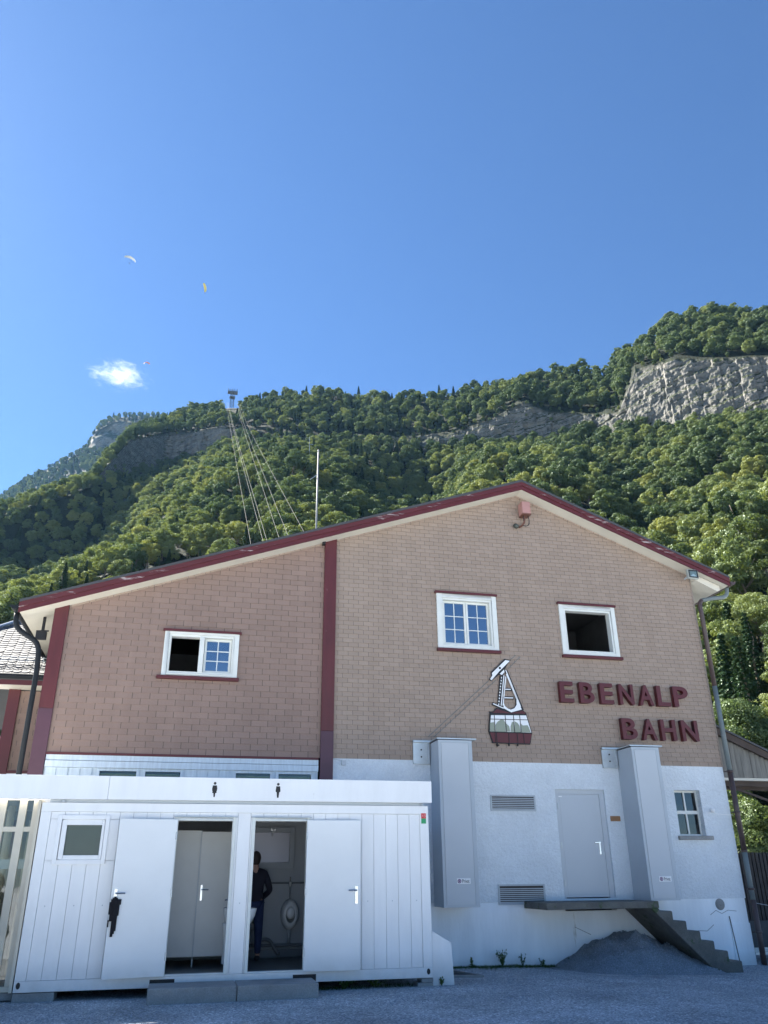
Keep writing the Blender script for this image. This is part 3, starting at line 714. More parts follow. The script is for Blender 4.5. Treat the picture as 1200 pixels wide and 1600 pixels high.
# masonry shell behind the cladding
b = MB(); b.wall(-2.83, 2.66, 3.70, 6.40, [HL], FY + .002, FY + .26); b.wall(2.66, 11.56, 3.70, 8.0, [HA, HB], FY + .002, FY + .26)
b.prism([(-2.83, 6.4), (2.66, 6.4), (2.66, WT(2.66)), (-2.83, WT(-2.83))], FY + .002, FY + .26)
b.prism([(2.66, 8.0), (11.56, 8.0), (11.56, WT(11.56)), (7.17, 9.97), (2.66, WT(2.66))], FY + .002, FY + .26)
b.box(-2.83, -2.6, FY + .26, YB, 0, 6.4); b.box(11.30, 11.56, FY + .26, YB, -.3, WT(11.56)); b.box(-2.83, 11.56, YB, YB + .2, 0, 7)
b.box(-2.6, 11.3, FY + .26, YB, 3.5, 3.7); b.box(2.5, 2.7, FY + .26, YB, 3.7, 8.3)
b.build('masonry_shell', DARK, ST)
b = MB(); b.box(2.7, 11.3, FY + 3.0, FY + 3.1, 3.7, 8.2); b.box(-2.6, 2.5, FY + 2.6, FY + 2.7, 3.7, 6.3); b.box(7.4, 10.6, FY + .3, FY + 3.0, 7.55, 7.6); b.box(9.9, 10.0, FY + .26, FY + 3.0, 3.7, 7.55)
b.build('room_wall', mat('room_paint', (.10, .105, .11), .8, var=.15), ST)
# lower walls
b = MB(); b.wall(2.66, 11.555, 1.08, 3.70, [HS, HD], FY - .012, FY + .24); b.build('roughcast_wall', ROUGH, ST)
b = MB(); b.wall(2.66, 11.54, -.5, 1.078, [(7.49, 8.61, .9, 1.078)], FY + .003, FY + .24); b.build('plinth', PLINTH, ST)
b = MB(); b.box(11.10, 11.552, FY - .012, FY + .002, -.4, .62); b.build('corner_render', PLINTH, ST)
b = MB()
for k in range(2):
    pts = [[(10.15, .42), (10.35, .50), (10.55, .49), (10.72, .60)], [(10.68, .78), (10.82, .86), (10.95, .80), (11.1, .86), (11.3, .84)]][k]
    for (x0, z0), (x1, z1) in zip(pts, pts[1:]): b.bar((x0, FY + .002, z0), (x1, FY + .002, z1), .007, .004)
b.bar((7.65, FY + .002, .62), (7.98, FY + .002, .48), .008, .004)
b.bar((11.10, FY - .012, .75), (11.17, FY - .014, -.1), .02, .006)
b.build('plaster_crack', mat('crack_dark', (.12, .12, .12), .9), ST)
# pale blue boarded wall of the left wing with its strip of windows
WN = [(-1.64, -.88), (-.82, -.08), (.86, 1.62), (1.68, 2.42)]
b = MB(); b.wall(-2.6, 2.5, 0, 3.44, [(p, q, 2.4, 3.42) for p, q in WN], FY + .01, FY + .24)
for i in range(24):
    x = -2.55 + i * .21
    if not any(p - .05 < x + .1 < q + .05 for p, q in WN): b.box(x, x + .19, FY - .012, FY + .011, 2.0, 3.43)
b.build('boarded_wall', BLUEW, ST)
b = MB(); b.box(-2.56, 2.5, FY - .05, FY + .1, 3.435, 3.55); b.box(-2.56, 2.5, FY - .03, FY + .1, 3.56, 3.655); b.build('fascia_board', BLUEW, ST)
for p, q in WN:
    w = MB()
    for bx in ((p, q, 3.385, 3.418), (p, q, 2.4, 2.46), (p, p + .05, 2.46, 3.385), (q - .05, q, 2.46, 3.385)): w.box(bx[0], bx[1], FY - .02, FY + .06, bx[2], bx[3])
    fo = w.build('window', BLUEW, ST)
    g = MB(); g.box(p + .06, q - .06, FY + .03, FY + .04, 2.46, 3.385); g.build('pane', GLASS_D2, fo)
    g = MB()
    for k in range(21): g.box(p + .06, q - .06, FY + .07, FY + .085, 2.46 + k * .0425, 2.46 + k * .0425 + .038)
    g.build('blind', BLIND, fo)
b = MB(); b.box(-2.57, 2.5, FY - .045, FY + .0, 3.657, 3.70); b.build('trim_board', MAROON_C, ST)
# corner and middle posts
b = MB(); b.prism([(-2.83, 4.49), (-2.57, 4.49), (-2.57, WT(-2.57) + .02), (-2.83, WT(-2.83) + .02)], FY - .06, FY + .05); b.build('corner_post', MAROON, ST, bevel=.006)
b = MB(); b.prism([(-2.83, 0), (-2.57, 0), (-2.57, 4.488), (-2.83, 4.488)], FY - .058, FY + .05); b.build('corner_post_base', MAROON_B, ST, bevel=.006)
b = MB(); b.prism([(2.53, 4.22), (2.79, 4.22), (2.79, WT(2.79) + .02), (2.53, WT(2.53) + .02)], FY - .07, FY + .0); b.build('middle_post', MAROON, ST, bevel=.006)
b = MB(); b.box(2.53, 2.79, FY - .068, FY, 0, 4.218); b.build('middle_post_base', MAROON_B, ST, bevel=.006)
b = MB(); b.box(11.535, 11.575, FY - .02, FY + .05, 3.70, 8.2); b.build('corner_strip', mat('strip_beige', (.26, .21, .17), .7), ST)
# roof
YF = 15.88
XL, XR = -3.42, 12.36
def RTop(x): return WT(x) + .19
rf = MB()
pl = [(XL, RTop(XL)), (7.17, RTop(7.17)), (XR, RTop(XR)), (XR, RTop(XR) - .05), (7.17, RTop(7.17) - .06), (XL, RTop(XL) - .05)]
rf.prism(pl, YF - .035, YB + .6); roof = rf.build('roof', ROOFM, ST)
sf = MB()
def slab(mb, x0, x1, o0, o1, y0, y1): mb.prism([(x0, WT(x0) + o0), (x1, WT(x1) + o0), (x1, WT(x1) + o1), (x0, WT(x0) + o1)], y0, y1)
slab(sf, XL + .02, 7.17, -.045, .0, YF + .03, FY + .002); slab(sf, 7.17, XR - .02, -.045, .0, YF + .03, FY + .002)
# eave undersides running back along both sides
slab(sf, XL + .02, -2.83, -.045, .0, FY + .003, YB); slab(sf, 11.56, XR - .02, -.045, .0, FY + .003, YB)
sf.build('soffit', CREAM, ST)
mz = MB(); slab(mz, -2.8, 7.17, .002, .12, YF + .04, YB); slab(mz, 7.17, 11.5, .002, .12, YF + .04, YB); mz.build('roof_deck', WOOD_D, ST)
bt = MB(); slab(bt, -2.55, 2.53, -.085, -.047, FY - .035, FY); slab(bt, 2.8, 7.17, -.085, -.047, FY - .035, FY); slab(bt, 7.17, 11.5, -.085, -.047, FY - .035, FY); bt.build('edge_batten', C_SHR, ST)
for x0, x1 in ((XL, 7.17), (7.17, XR)):
    lo = MB(); slab(lo, x0, x1, -.055, .035, YF, YF + .03); lo.build('verge_board', MAROON_C, ST)
    hi = MB(); slab(hi, x0, x1, .036, .155, YF - .022, YF + .03); hi.build('verge_board', MAROON_V, ST)
# boxed eave end on the right
b = MB(); b.prism([(11.58, WT(11.58) - .06), (12.20, WT(12.2) - .06), (12.20, WT(12.2) - .17), (12.12, WT(12.2) - .20), (11.58, WT(11.58) - .20)], YF + .2, FY + .3)
b.build('boxed_eave', CREAM, ST, bevel=.004)
b = MB()
for k in range(4): b.box(11.57, 11.60 + .0, FY + .05, FY + 3, 7.52 + k * .075, 7.58 + k * .075)
b.build('side_boarding', CREAM, ST)
# gutters
for sgn, x, z, mt in ((-1, XL - .07, WT(XL) + .07, BLACKP), (1, XR + .07, WT(XR) + .05, BROWN)):
    g = MB(); prof = [(.075 * cos(a), .075 * sin(a)) for a in [pi + i * pi / 8 for i in range(9)]]
    for y0, y1 in ((YF - .02, YB),):
        for (p, q), (p2, q2) in zip(prof, prof[1:]):
            g.face([(x + p, y0, z + q), (x + p2, y0, z + q2), (x + p2, y1, z + q2), (x + p, y1, z + q)])
            g.face([(x + p * .93, y1, z + q * .93), (x + p2 * .93, y1, z + q2 * .93), (x + p2 * .93, y0, z + q2 * .93), (x + p * .93, y0, z + q * .93)])
        g.face([(x + p, y0, z + q) for p, q in prof]); g.tube([(x + sgn * .075, y0, z), (x + sgn * .075, y1, z)], .011, 6)
    for k in range(8): g.bar((x - .08, FY + .3 + k * 2.2, z - .0), (x + .08, FY + .3 + k * 2.2, z), .02)
    g.build('gutter', mt, ST)
def bez(P, n=8):
    P = [Vector(p) for p in P]; out = [P[0]]
    for i in range(1, len(P) - 1):
        a, b_, c = P[i - 1], P[i], P[i + 1]; d = min((b_ - a).length, (c - b_).length, .22) * .8
        s = b_ + (a - b_).normalized() * d; e = b_ + (c - b_).normalized() * d
        for k in range(n + 1): t = k / n; out.append(s * (1 - t) ** 2 + b_ * 2 * t * (1 - t) + e * t * t)
    out.append(P[-1]); return out
b = MB(); b.tube(bez([(XL - .07, 16.15, WT(XL) + .02), (XL - .06, 16.15, 5.98), (-3.0, 16.18, 5.70), (-2.96, 16.2, 5.2), (-2.965, 16.2, .1)]), .05, 12)
b.build('downpipe', BLACKP, ST, smooth=True)
PX = 11.66
b = MB(); b.tube(bez([(XR + .07, 16.12, WT(XR) + .0), (XR + .05, 16.12, 7.66), (11.95, 16.14, 7.60), (11.72, 16.2, 7.55)]), .048, 12); b.build('gutter_outlet', GALV_B, ST, smooth=True)
b = MB(); b.tube(bez([(11.74, 16.2, 7.555), (PX, 16.2, 7.50), (PX, 16.2, 5.48)]), .052, 12); b.build('downpipe', BROWN, ST, smooth=True)
b = MB(); b.tube([(PX, 16.2, 5.48), (PX, 16.2, 3.6)], .054, 12); b.tube([(PX, 16.2, 1.98), (PX, 16.2, 1.05)], .054, 12); b.build('downpipe', GALV_B, ST, smooth=True)
b = MB(); b.tube([(PX, 16.2, 3.6), (PX, 16.2, 1.98)], .056, 12); b.tube([(PX, 16.2, 1.05), (PX, 16.2, -.2)], .056, 12)
for z in (3.6, 2.75, 1.98, 1.25, .45): b.tube([(PX, 16.2, z - .02), (PX, 16.2, z + .02)], .068, 12); b.bar((PX, 16.2, z), (PX - .12, 16.32, z), .02)
b.build('downpipe', BROWN, ST, smooth=True)
# --- windows of the upper floor
def window(H, cas, mats, post=None, sashes=(), open_at=None, hood=True, rev=.11, label=None):
    """H: opening, cas: outer casing rectangle, sashes: list of (x0,x1) filled with 2x3 panes"""
    fr = MB(); a, b_, c, d = cas; p, q, r_, s = H
    y0, y1 = FY - .055, FY + .005
    fr.box(a, p, y0, y1, c, d); fr.box(q, b_, y0, y1, c, d); fr.box(p, q, y0, y1, s, d); fr.box(p, q, y0, y1, c, r_)
    fr.box(p + .001, p + .045, FY - .03, FY + .14, r_, s); fr.box(q - .045, q - .001, FY - .03, FY + .14, r_, s)
    fr.box(p + .045, q - .045, FY - .03, FY + .14, s - .045, s - .001); fr.box(p + .045, q - .045, FY - .03, FY + .14, r_ + .001, r_ + .04)
    if post: fr.box(post[0], post[1], FY - .05, FY + .14, r_ + .04, s - .045)
    w = fr.build('window', mats, ST, bevel=.003)
    if label: w['label'] = label
    for x0, x1 in sashes:
        ys = FY + rev - .06; z0, z1 = r_ + .045, s - .05
        sh = MB(); t = .045
        sh.box(x0, x0 + t, ys, ys + .05, z0, z1); sh.box(x1 - t, x1, ys, ys + .05, z0, z1)
        sh.box(x0 + t, x1 - t, ys, ys + .05, z0, z0 + t); sh.box(x0 + t, x1 - t, ys, ys + .05, z1 - t, z1)
        xm = (x0 + x1) / 2; sh.box(xm - .009, xm + .009, ys + .01, ys + .035, z0 + t, z1 - t)
        for k in (1, 2):
            zz = z0 + t + (z1 - z0 - 2 * t) * k / 3; sh.box(x0 + t, x1 - t, ys + .012, ys + .033, zz - .009, zz + .009)
        sh.build('sash', WHITE_F, w)
        g = MB(); g.box(x0 + t, x1 - t, ys + .02, ys + .026, z0 + t, z1 - t); g.build('pane', GLASS, w)
    return w
w = window(HA, (5.06, 6.46, 6.05, 7.30), WHITE_F, sashes=[(5.22, 5.755), (5.765, 6.30)], label='closed window with two white sashes of six panes each')
b = MB(); b.box(5.02, 6.48, FY - .10, FY + .01, 7.302, 7.345); b.build('hood', MAROON_C, w)
b = MB(); b.box(5.03, 6.49, FY - .11, FY + .01, 5.985, 6.048); b.build('sill', MAROON_C, w, bevel=.006)
w = window(HB, (7.99, 9.39, 6.05, 7.23), WHITE_F, label='open window with a dark room behind')
b = MB(); b.box(7.95, 9.41, FY - .10, FY + .01, 7.232, 7.275); b.build('hood', MAROON_C, w)
b = MB(); b.box(7.96, 9.43, FY - .11, FY + .01, 5.985, 6.048); b.build('sill', MAROON_C, w, bevel=.006)
w = window(HL, (-.68, .80, 5.20, 6.10), WHITE_F, post=(.015, .11), sashes=[(.12, .66)], label='window with its left half open and dark, weathered white frame')
b = MB(); b.box(-.72, .84, FY - .09, FY + .01, 6.102, 6.145); b.build('hood', MAROON_C, w)
b = MB(); b.box(-.76, .84, FY - .11, FY + .01, 5.135, 5.198); b.build('sill', MAROON_C, w, bevel=.006)
b = MB(); b.box(.15, .63, FY + .10, FY + .105, 5.55, 5.74); b.box(.2, .62, FY + .10, FY + .105, 5.80, 6.0); b.build('inner_curtain', WHITE, w)
# small ground floor window
fr = MB(); p, q, r_, s = HS; y0, y1 = FY + .13, FY + .18; q2 = q
for bx in ((p, p + .035, r_, s), (q2 - .035, q2, r_, s), (p + .035, q2 - .035, r_, r_ + .04), (p + .035, q2 - .035, s - .04, s), ((p + q2) / 2 - .018, (p + q2) / 2 + .018, r_ + .04, s - .04)): fr.box(bx[0], bx[1], y0, y1, bx[2], bx[3])
fr.box(p + .035, q2 - .035, y0 - .01, y1, 2.72, 2.79)
w = fr.build('window', WHITE_F, ST); w['label'] = 'small four-pane window in the white plaster wall'
g = MB(); g.box(p + .03, q2 - .03, FY + .155, FY + .16, r_ + .03, s - .03); g.build('pane', GLASS_D, w)
b = MB(); b.box(10.20, 11.0, FY - .09, FY + .13, 2.20, 2.279); b.build('sill', CONC, w, bevel=.008)
# steel door on the landing
p, q, r_, s = HD
b = MB(); b.box(p + .001, p + .06, FY + .03, FY + .12, r_, s); b.box(q - .11, q - .001, FY + .03, FY + .12, r_, s); b.box(p + .06, q - .11, FY + .03, FY + .12, s - .09, s)
dr = b.build('door', GREY2, ST); dr['label'] = 'grey steel door opening onto the landing'
b = MB(); b.box(p + .062, q - .112, FY + .04, FY + .09, r_ + .02, s - .092); b.box(p + .11, q - .16, FY + .036, FY + .05, r_ + .07, s - .14); b.build('leaf', GREY2, dr, bevel=.003)
b = MB(); b.lathe([(.0, 0), (.022, 0), (.022, .02), (0, .02)], (8.40, FY + .04, 2.15), 'Y'); b.bar((8.40, FY + .01, 2.15), (8.28, FY + .0, 2.15), .02); b.box(8.385, 8.415, FY + .03, FY + .042, 1.93, 2.17); b.build('handle', CHROME, dr)
for z in (1.4, 2.1, 2.85): b = MB(); b.tube([(p + .062, FY + .03, z - .06), (p + .062, FY + .03, z + .06)], .016, 8); b.build('hinge', GALV, dr)
b = MB(); b.box(7.58, 7.66, FY + .034, FY + .041, 3.03, 3.05); b.build('sticker', WHITE, dr)
# vents
for x0, x1, z0, z1 in ((6.05, 7.03, 2.74, 3.05), (6.10, 7.08, 1.03, 1.39)):
    b = MB()
    for bx in ((x0, x1, z0, z0 + .03), (x0, x1, z1 - .03, z1), (x0, x0 + .03, z0 + .03, z1 - .03), (x1 - .03, x1, z0 + .03, z1 - .03)): b.box(bx[0], bx[1], FY - .035, FY + .01, bx[2], bx[3])
    b.box(x0 + .03, x1 - .03, FY - .0135, FY - .0125, z0 + .03, z1 - .03, 1)
    vt = b.build('vent_grille', [VENTF, DARK], ST); g = MB(); n = int((z1 - z0 - .06) / .034)
    for k in range(n):
        z = z0 + .035 + k * .034; g.box(x0 + .03, x1 - .03, FY - .032, FY - .018, z, z + .016)
    g.build('louvres', VENTF, vt)
# tall sheet metal duct casings
def duct(x0, x1, z0, z1, yf, label, pl):
    b = MB(); b.box(x0, x1, yf + .02, FY - .013, z0, z1); d = b.build('duct_casing', GREY, ST, bevel=.004); d['label'] = label
    b = MB(); t = .055
    for bx in ((x0, x0 + t, z0, z1), (x1 - t - .02, x1, z0, z1), (x0 + t, x1 - t - .02, z1 - .05, z1), (x0 + t, x1 - t - .02, z0, z0 + .04)): b.box(bx[0], bx[1], yf + .008, yf + .021, bx[2], bx[3])
    b.build('front_frame', GREY, d)
    b = MB(); b.box(x0 + t + .006, x1 - t - .026, yf + .004, yf + .019, z0 + .046, z1 - .056); b.build('front_panel', GREY2, d)
    b = MB(); b.box(x1 + .001, x1 + .10, FY - .08, FY - .013, z0 + .02, z1); b.build('side_flange', GREY, d)
    b = MB(); b.box(x0 - .36, x0 - .02, FY - .05, FY - .016, pl, z1 + .02); b.box(x0 - .36, x0 - .02, FY - .06, FY - .04, pl, pl + .03); b.box(x0 - .06, x0 - .02, FY - .09, FY - .05, pl, z1 + .02)
    bp = b.build('side_plate', GALV, d, bevel=.003)
    b = MB()
    for z in (pl + .14, pl + .28): b.lathe([(0, 0), (.016, 0), (.016, .012), (0, .012)], (x0 - .19, FY - .05, z), 'Y', 10)
    b.build('bolt', BLACK, bp)
    b = MB(); b.box(x0 - .37, x1 + .13, FY - .11, FY - .016, z1 + .021, z1 + .06); b.box(x0 - .02, x1 + .11, yf + .03, FY - .11, z1 + .021, z1 + .045); b.build('cover_flashing', GALV, d)
duct(4.80, 5.50, 1.02, 4.02, 15.66, 'tall grey sheet metal duct casing standing beside the white container', 3.62)
duct(9.00, 9.63, 1.08, 3.98, 15.62, 'tall grey sheet metal duct casing beside the steel door', 3.62)
def plate(x, z, yf, label):
    t = thing('door_sign', label, 'sign', (x, yf, z), group='small notice plates on the duct casings')
    b = MB(); b.box(x - .135, x + .135, yf - .006, yf + .0035, z - .048, z + .048); b.build('plate', WHITE, t, bevel=.002)
    b = MB(); b.lathe([(.0, 0), (.036, 0), (.036, .003), (0, .003)], (x - .085, yf - .007, z), 'Y', 20); b.build('disc', PURPLE, t)
    b = MB(); b.lathe([(.016, 0), (.022, 0), (.022, .002), (.016, .002), (.016, 0)], (x - .085, yf - .0105, z), 'Y', 16); b.build('disc_ring', WFAB, t)
    return t
def text_mesh(txt, size, ext, offset=0., shear=0):
    c = bpy.data.curves.new('text', 'FONT'); c.body = txt; c.size = size; c.extrude = ext; c.offset = offset; c.resolution_u = 6
    o = bpy.data.objects.new('text', c); COL.objects.link(o)
    dg = bpy.context.evaluated_depsgraph_get(); me = bpy.data.meshes.new_from_object(o.evaluated_get(dg)); bpy.data.objects.remove(o); 
    for vv in me.vertices: vv.co = Vector((vv.co.x, -vv.co.z, vv.co.y))
    me.materials.clear(); return me
def place_text(me, name, x0, x1, z0, z1, y, m_, parent):
    co = [v_.co for v_ in me.vertices]; a, b_ = min(c.x for c in co), max(c.x for c in co); c0, c1 = min(c.z for c in co), max(c.z for c in co)
    for v_ in me.vertices:
        v_.co = Vector((x0 + (v_.co.x - a) / (b_ - a) * (x1 - x0), y + v_.co.y, z0 + (v_.co.z - c0) / (c1 - c0) * (z1 - z0)))
    return link(name, me, m_, parent)
for x, z, yf, lb in ((5.20, 1.46, 15.665, 'small white Privat plate with purple disc on the duct casing beside the container'), (9.36, 1.46, 15.625, 'small white Privat plate with purple disc on the duct casing beside the steel door')):
    t = plate(x, z, yf, lb); place_text(text_mesh('Privat', .1, .001), 'lettering', x - .03, x + .11, z - .03, z + .032, yf - .0085, BLACK, t)
# name lettering
def letters(word, spans, z0, z1, label, slope=0):
    t = thing('wall_lettering', label, 'sign', (spans[0][0], FY - .03, z0))
    for ch, (x0, x1), in zip(word, spans):
        me = text_mesh(ch, 1, .055, .022); o = place_text(me, 'letter', x0 - .03, x1 - .03, z0, z1, FY - .09, LETTER, t)
    return t
letters('EBENALP', [(7.80, 8.12), (8.27, 8.61), (8.76, 9.07), (9.22, 9.57), (9.70, 10.05), (10.15, 10.47), (10.56, 10.93)], 4.97, 5.42, 'dark red raised letters EBENALP on the shingle wall')
letters('BAHN', [(9.18, 9.54), (9.66, 10.02), (10.13, 10.49), (10.64, 11.04)], 4.22, 4.67, 'dark red raised letters BAHN below the longer word')

# ------------------------------------------------------------------ gondola wall sign
def SG(cx, cy): return (.0016091853 * cx - 8.29985e-05 * cy + 5.858318 - 5.94763e-08 * cx * cy, 8.418e-05 * cx - .00144106682 * cy + 6.105078 - 3.2147e-08 * cx * cy)
sg = thing('cable_car_sign', 'flat painted gondola sign with red cabin and white hanger on the shingle wall', 'sign', (6.6, FY - .03, 4.1))
def sgl(name, polys, y, th, m_, par=None):
    b = MB()
    for P in polys: b.prism([SG(*p) for p in P], FY - y - th, FY - y)
    return b.build(name, m_, par or sg)
Y1 = .03
cab = [(240, 970), (290, 965), (330, 915), (720, 945), (770, 985), (862, 1275), (832, 1440), (280, 1418), (222, 1250), (236, 1000)]
sgl('cabin', [cab], Y1, .02, BLACK)
sgl('cabin_roof', [[(258, 985), (300, 972), (338, 928), (540, 990), (715, 955), (755, 985), (765, 1000)]], Y1 + .0205, .006, MAROON_C)
sgl('cabin_band', [[(240, 1268), (855, 1288), (822, 1425), (290, 1405)]], Y1 + .0205, .006, LETTER)
sgl('cabin_windows', [[(255, 1020), (770, 1024), (848, 1270), (238, 1252)]], Y1 + .0205, .006, WHITE)
rs = random.Random(8); figs = [[(240, 1130), (300, 1120), (310, 1254), (238, 1250)], [(318, 1160), (345, 1120), (400, 1080), (440, 1090), (462, 1130), (470, 1260), (322, 1256)], [(475, 1140), (520, 1180), (535, 1255), (478, 1255)], [(540, 1180), (560, 1120), (585, 1120), (598, 1262), (540, 1258)], [(600, 1110), (640, 1130), (672, 1175), (690, 1266), (604, 1262)], [(690, 1140), (720, 1170), (790, 1165), (812, 1200), (838, 1266), (700, 1264)]]
sgl('passenger_silhouette', figs, Y1 + .027, .003, OLIVE_T)
def strokes(name, segs, w, y, th, m_):
    b = MB()
    for (a, c) in segs:
        x0, z0 = SG(*a); x1, z1 = SG(*c); d = Vector((x1 - x0, z1 - z0)).normalized() * (w / 2); nx_, nz_ = -d.y, d.x
        b.prism([(x0 + nx_, z0 + nz_), (x1 + nx_, z1 + nz_), (x1 - nx_, z1 - nz_), (x0 - nx_, z0 - nz_)], FY - y - th, FY - y)
    return b.build(name, m_, sg)
strokes('mullion', [((300, 1010), (322, 1410)), ((458, 1010), (478, 1260)), ((580, 1015), (600, 1270)), ((672, 1020), (696, 1275)), ((330, 1260), (350, 1450)), ((510, 1270), (525, 1455)), ((635, 1275), (652, 1455)), ((728, 1280), (745, 1430))], .013, Y1 + .031, .004, BLACK)
strokes('transom', [((240, 1078), (800, 1090)), ((232, 1258), (858, 1280))], .013, Y1 + .0355, .003, BLACK)
strokes('foot', [((350, 1410), (350, 1460)), ((345, 1460), (380, 1440)), ((522, 1425), (522, 1460)), ((650, 1430), (650, 1460))], .03, Y1, .012, BLACK)
# hanger: dark outline with white faces
strokes('hanger_outline', [((405, 440), (370, 880)), ((440, 420), (402, 890)), ((475, 350), (722, 950)), ((455, 640), (560, 642)), ((440, 765), (590, 768)), ((275, 848), (550, 975))], .062, Y1, .014, BLACK)
strokes('hanger_frame', [((445, 430), (405, 880)), ((472, 450), (432, 880)), ((480, 410), (640, 800)), ((472, 352), (690, 900)), ((450, 640), (545, 642)), ((436, 765), (580, 768)), ((285, 850), (545, 965))], .022, Y1 + .0145, .005, WHITE)
strokes('hanger_ladder', [((410 - i * 4.4, 455 + i * 44), (408 - i * 4.4, 478 + i * 44)) for i in range(10)], .022, Y1 + .0145, .005, WHITE)
ring = [(440, 850), (455, 880), (490, 915), (540, 935), (590, 915), (620, 870), (622, 790), (600, 720), (690, 905), (712, 935), (555, 980), (500, 960), (440, 925)]
sgl('hanger_foot_outline', [[(430, 800), (450, 870), (500, 915), (545, 930), (600, 905), (622, 860), (615, 770), (600, 690), (640, 760), (725, 950), (555, 992), (430, 930)]], Y1 + .001, .014, BLACK)
sgl('hanger_foot', [[(440, 830), (458, 885), (500, 922), (545, 940), (600, 918), (632, 868), (628, 780), (640, 800), (708, 938), (552, 980), (440, 920)]], Y1 + .0155, .006, WHITE)
car = [(452, 182), (548, 200), (505, 250), (462, 330), (452, 395), (420, 440), (375, 420), (262, 516), (228, 490), (262, 440), (255, 385)]
sgl('carriage_outline', [car], Y1, .02, BLACK)
sgl('carriage', [[(465, 200), (530, 212), (375, 372), (265, 505), (240, 488), (275, 435), (268, 398)], [(445, 345), (452, 385), (415, 428), (382, 408)]], Y1 + .0205, .005, WHITE)
b = MB(); cx_, cz_ = SG(383, 322); b.lathe([(0, 0), (.026, 0), (.026, .004), (0, .004)], (cx_, FY - Y1 - .027, cz_), 'Y', 14); b.build('pivot', BLACK, sg)
b = MB()
for a, c in (((230, 505), (-640, 1330)), ((330, 500), (-560, 1330)), ((545, 190), (620, 120)), ((505, 335), (690, 140))):
    x0, z0 = SG(*a); x1, z1 = SG(*c); b.tube([(x0, FY - .035, z0), (x1, FY - .035, z1)], .006, 6)
b.build('haul_cable', GALV_B, sg)

# ------------------------------------------------------------------ small things on the facade
t = thing('flood_lamp', 'square floodlight with bright reflector under the right roof corner', 'lamp', (11.42, FY - .35, 8.1))
b = MB(); b.box(11.26, 11.54, FY - .42, FY - .34, 7.98, 8.21); b.build('housing', mat('lamp_housing', (.38, .40, .36), .5), t, bevel=.008)
b = MB()
for bx in ((11.28, 11.52, 8.165, 8.19), (11.28, 11.52, 8.0, 8.025), (11.28, 11.305, 8.025, 8.165), (11.495, 11.52, 8.025, 8.165)): b.box(bx[0], bx[1], FY - .432, FY - .4201, bx[2], bx[3])
b.build('rim', BLACK, t)
b = MB(); b.box(11.306, 11.494, FY - .429, FY - .426, 8.026, 8.164); b.build('lens', glass_mat('lamp_glass', (.8, .85, .85), .05), t)
b = MB(); b.prism([(11.31, 8.03), (11.49, 8.03), (11.40, 8.10)], FY - .4235, FY - .4205); b.build('reflector', WHITE, t)
b = MB(); b.bar((11.42, FY - .36, 8.14), (11.42, FY - .02, 8.1), .03); b.build('bracket', GREY, t)
t = thing('siren_box', 'pink sheet metal box with curled cable high under the gable peak', 'alarm box', (7.3, FY - .2, 9.3))
b = MB(); b.box(7.19, 7.40, FY - .30, FY - .05, 9.36, 9.66); b.build('housing', PINK, t, bevel=.01)
b = MB(); b.box(7.20, 7.41, FY - .30, FY - .04, 9.335, 9.359); b.tube([(7.27, FY - .17, 9.34), (7.27, FY - .17, 9.18), (7.24, FY - .12, 9.12), (7.20, FY - .02, 9.10)], .025, 8); b.build('bracket', RUST, t)
b = MB(); b.tube(bez([(7.36, FY - .2, 9.34), (7.40, FY - .2, 9.2), (7.34, FY - .19, 9.05), (7.24, FY - .15, 9.1)]), .009, 6); b.tube([(7.245, FY - .2, 9.33), (7.245, FY - .2, 9.2)], .009, 6); b.build('cable', BLACK, t)
b = MB(); b.tube([(7.12, FY - .0, 9.08), (7.12, FY - .07, 9.1), (7.05, FY - .12, 9.09)], [.03, .05, .055], 10); b.build('sounder', mat('dark_bronze', (.07, .08, .07), .4), t, smooth=True)
t = thing('wall_camera', 'small white dome fitting with thin cable near the right downpipe', 'camera', (11.15, FY - .05, 2.78))
b = MB(); b.lathe([(0, -.02), (.03, -.02), (.045, .0), (.05, .03), (.04, .06), (.02, .078), (0, .082)], (11.09, FY - .035, 2.79), 'Y', 16); b.build('dome', WHITE, t, smooth=True)
b = MB(); b.tube([(11.11, FY - .03, 2.76), (11.2, FY - .02, 2.72), (11.6, FY - .02, 2.70)], .006, 6); b.build('cable', WHITE, t)
b = MB(); b.box(8.68, 8.90, FY - .04, FY - .013, 2.56, 2.66); o = b.build('wooden_plaque', ORW, bevel=.006); tag(o, 'small brown wooden plaque on the plaster right of the steel door', 'plaque')
b = MB(); b.lathe([(0, .03), (.08, .03), (.10, .012), (.11, 0)], (10.94, FY + .004, .97), 'Y', 20); b.lathe([(0, .034), (.03, .034), (.03, .03)], (10.94, FY + .004, .97), 'Y', 12); o = b.build('vent_cap', CONC, smooth=True); tag(o, 'round grey cap on the white plinth near the downpipe', 'vent cap')
b = MB(); b.box(2.96, 3.05, FY - .07, FY - .013, 3.57, 3.66); b.tube([(2.96, FY - .03, 3.66), (2.80, FY - .03, 3.69)], .006, 6); o = b.build('junction_box', GREY2); tag(o, 'little grey junction box on plaster beside the middle maroon post', 'junction box')
t = thing('eave_lamp', 'black floodlight bracket hanging under the left roof eave', 'lamp', (-3.05, 16.6, 6.1))
b = MB(); b.bar((-3.05, 16.6, WT(-3.05) - .05), (-3.05, 16.6, 6.02), .05); b.bar((-3.17, 16.6, 6.05), (-2.93, 16.55, 6.05), .025); b.build('bracket', BLACK, t)
b = MB(); b.box(-3.15, -2.95, 16.48, 16.56, 5.86, 6.02); b.build('housing', BLACK, t, bevel=.01)
b = MB(); b.box(2.46, 2.53, FY - .12, FY - .015, 8.23, 8.31); o = b.build('wall_sensor', BLACK, bevel=.008); tag(o, 'tiny black sensor at the top of the middle maroon post', 'sensor')

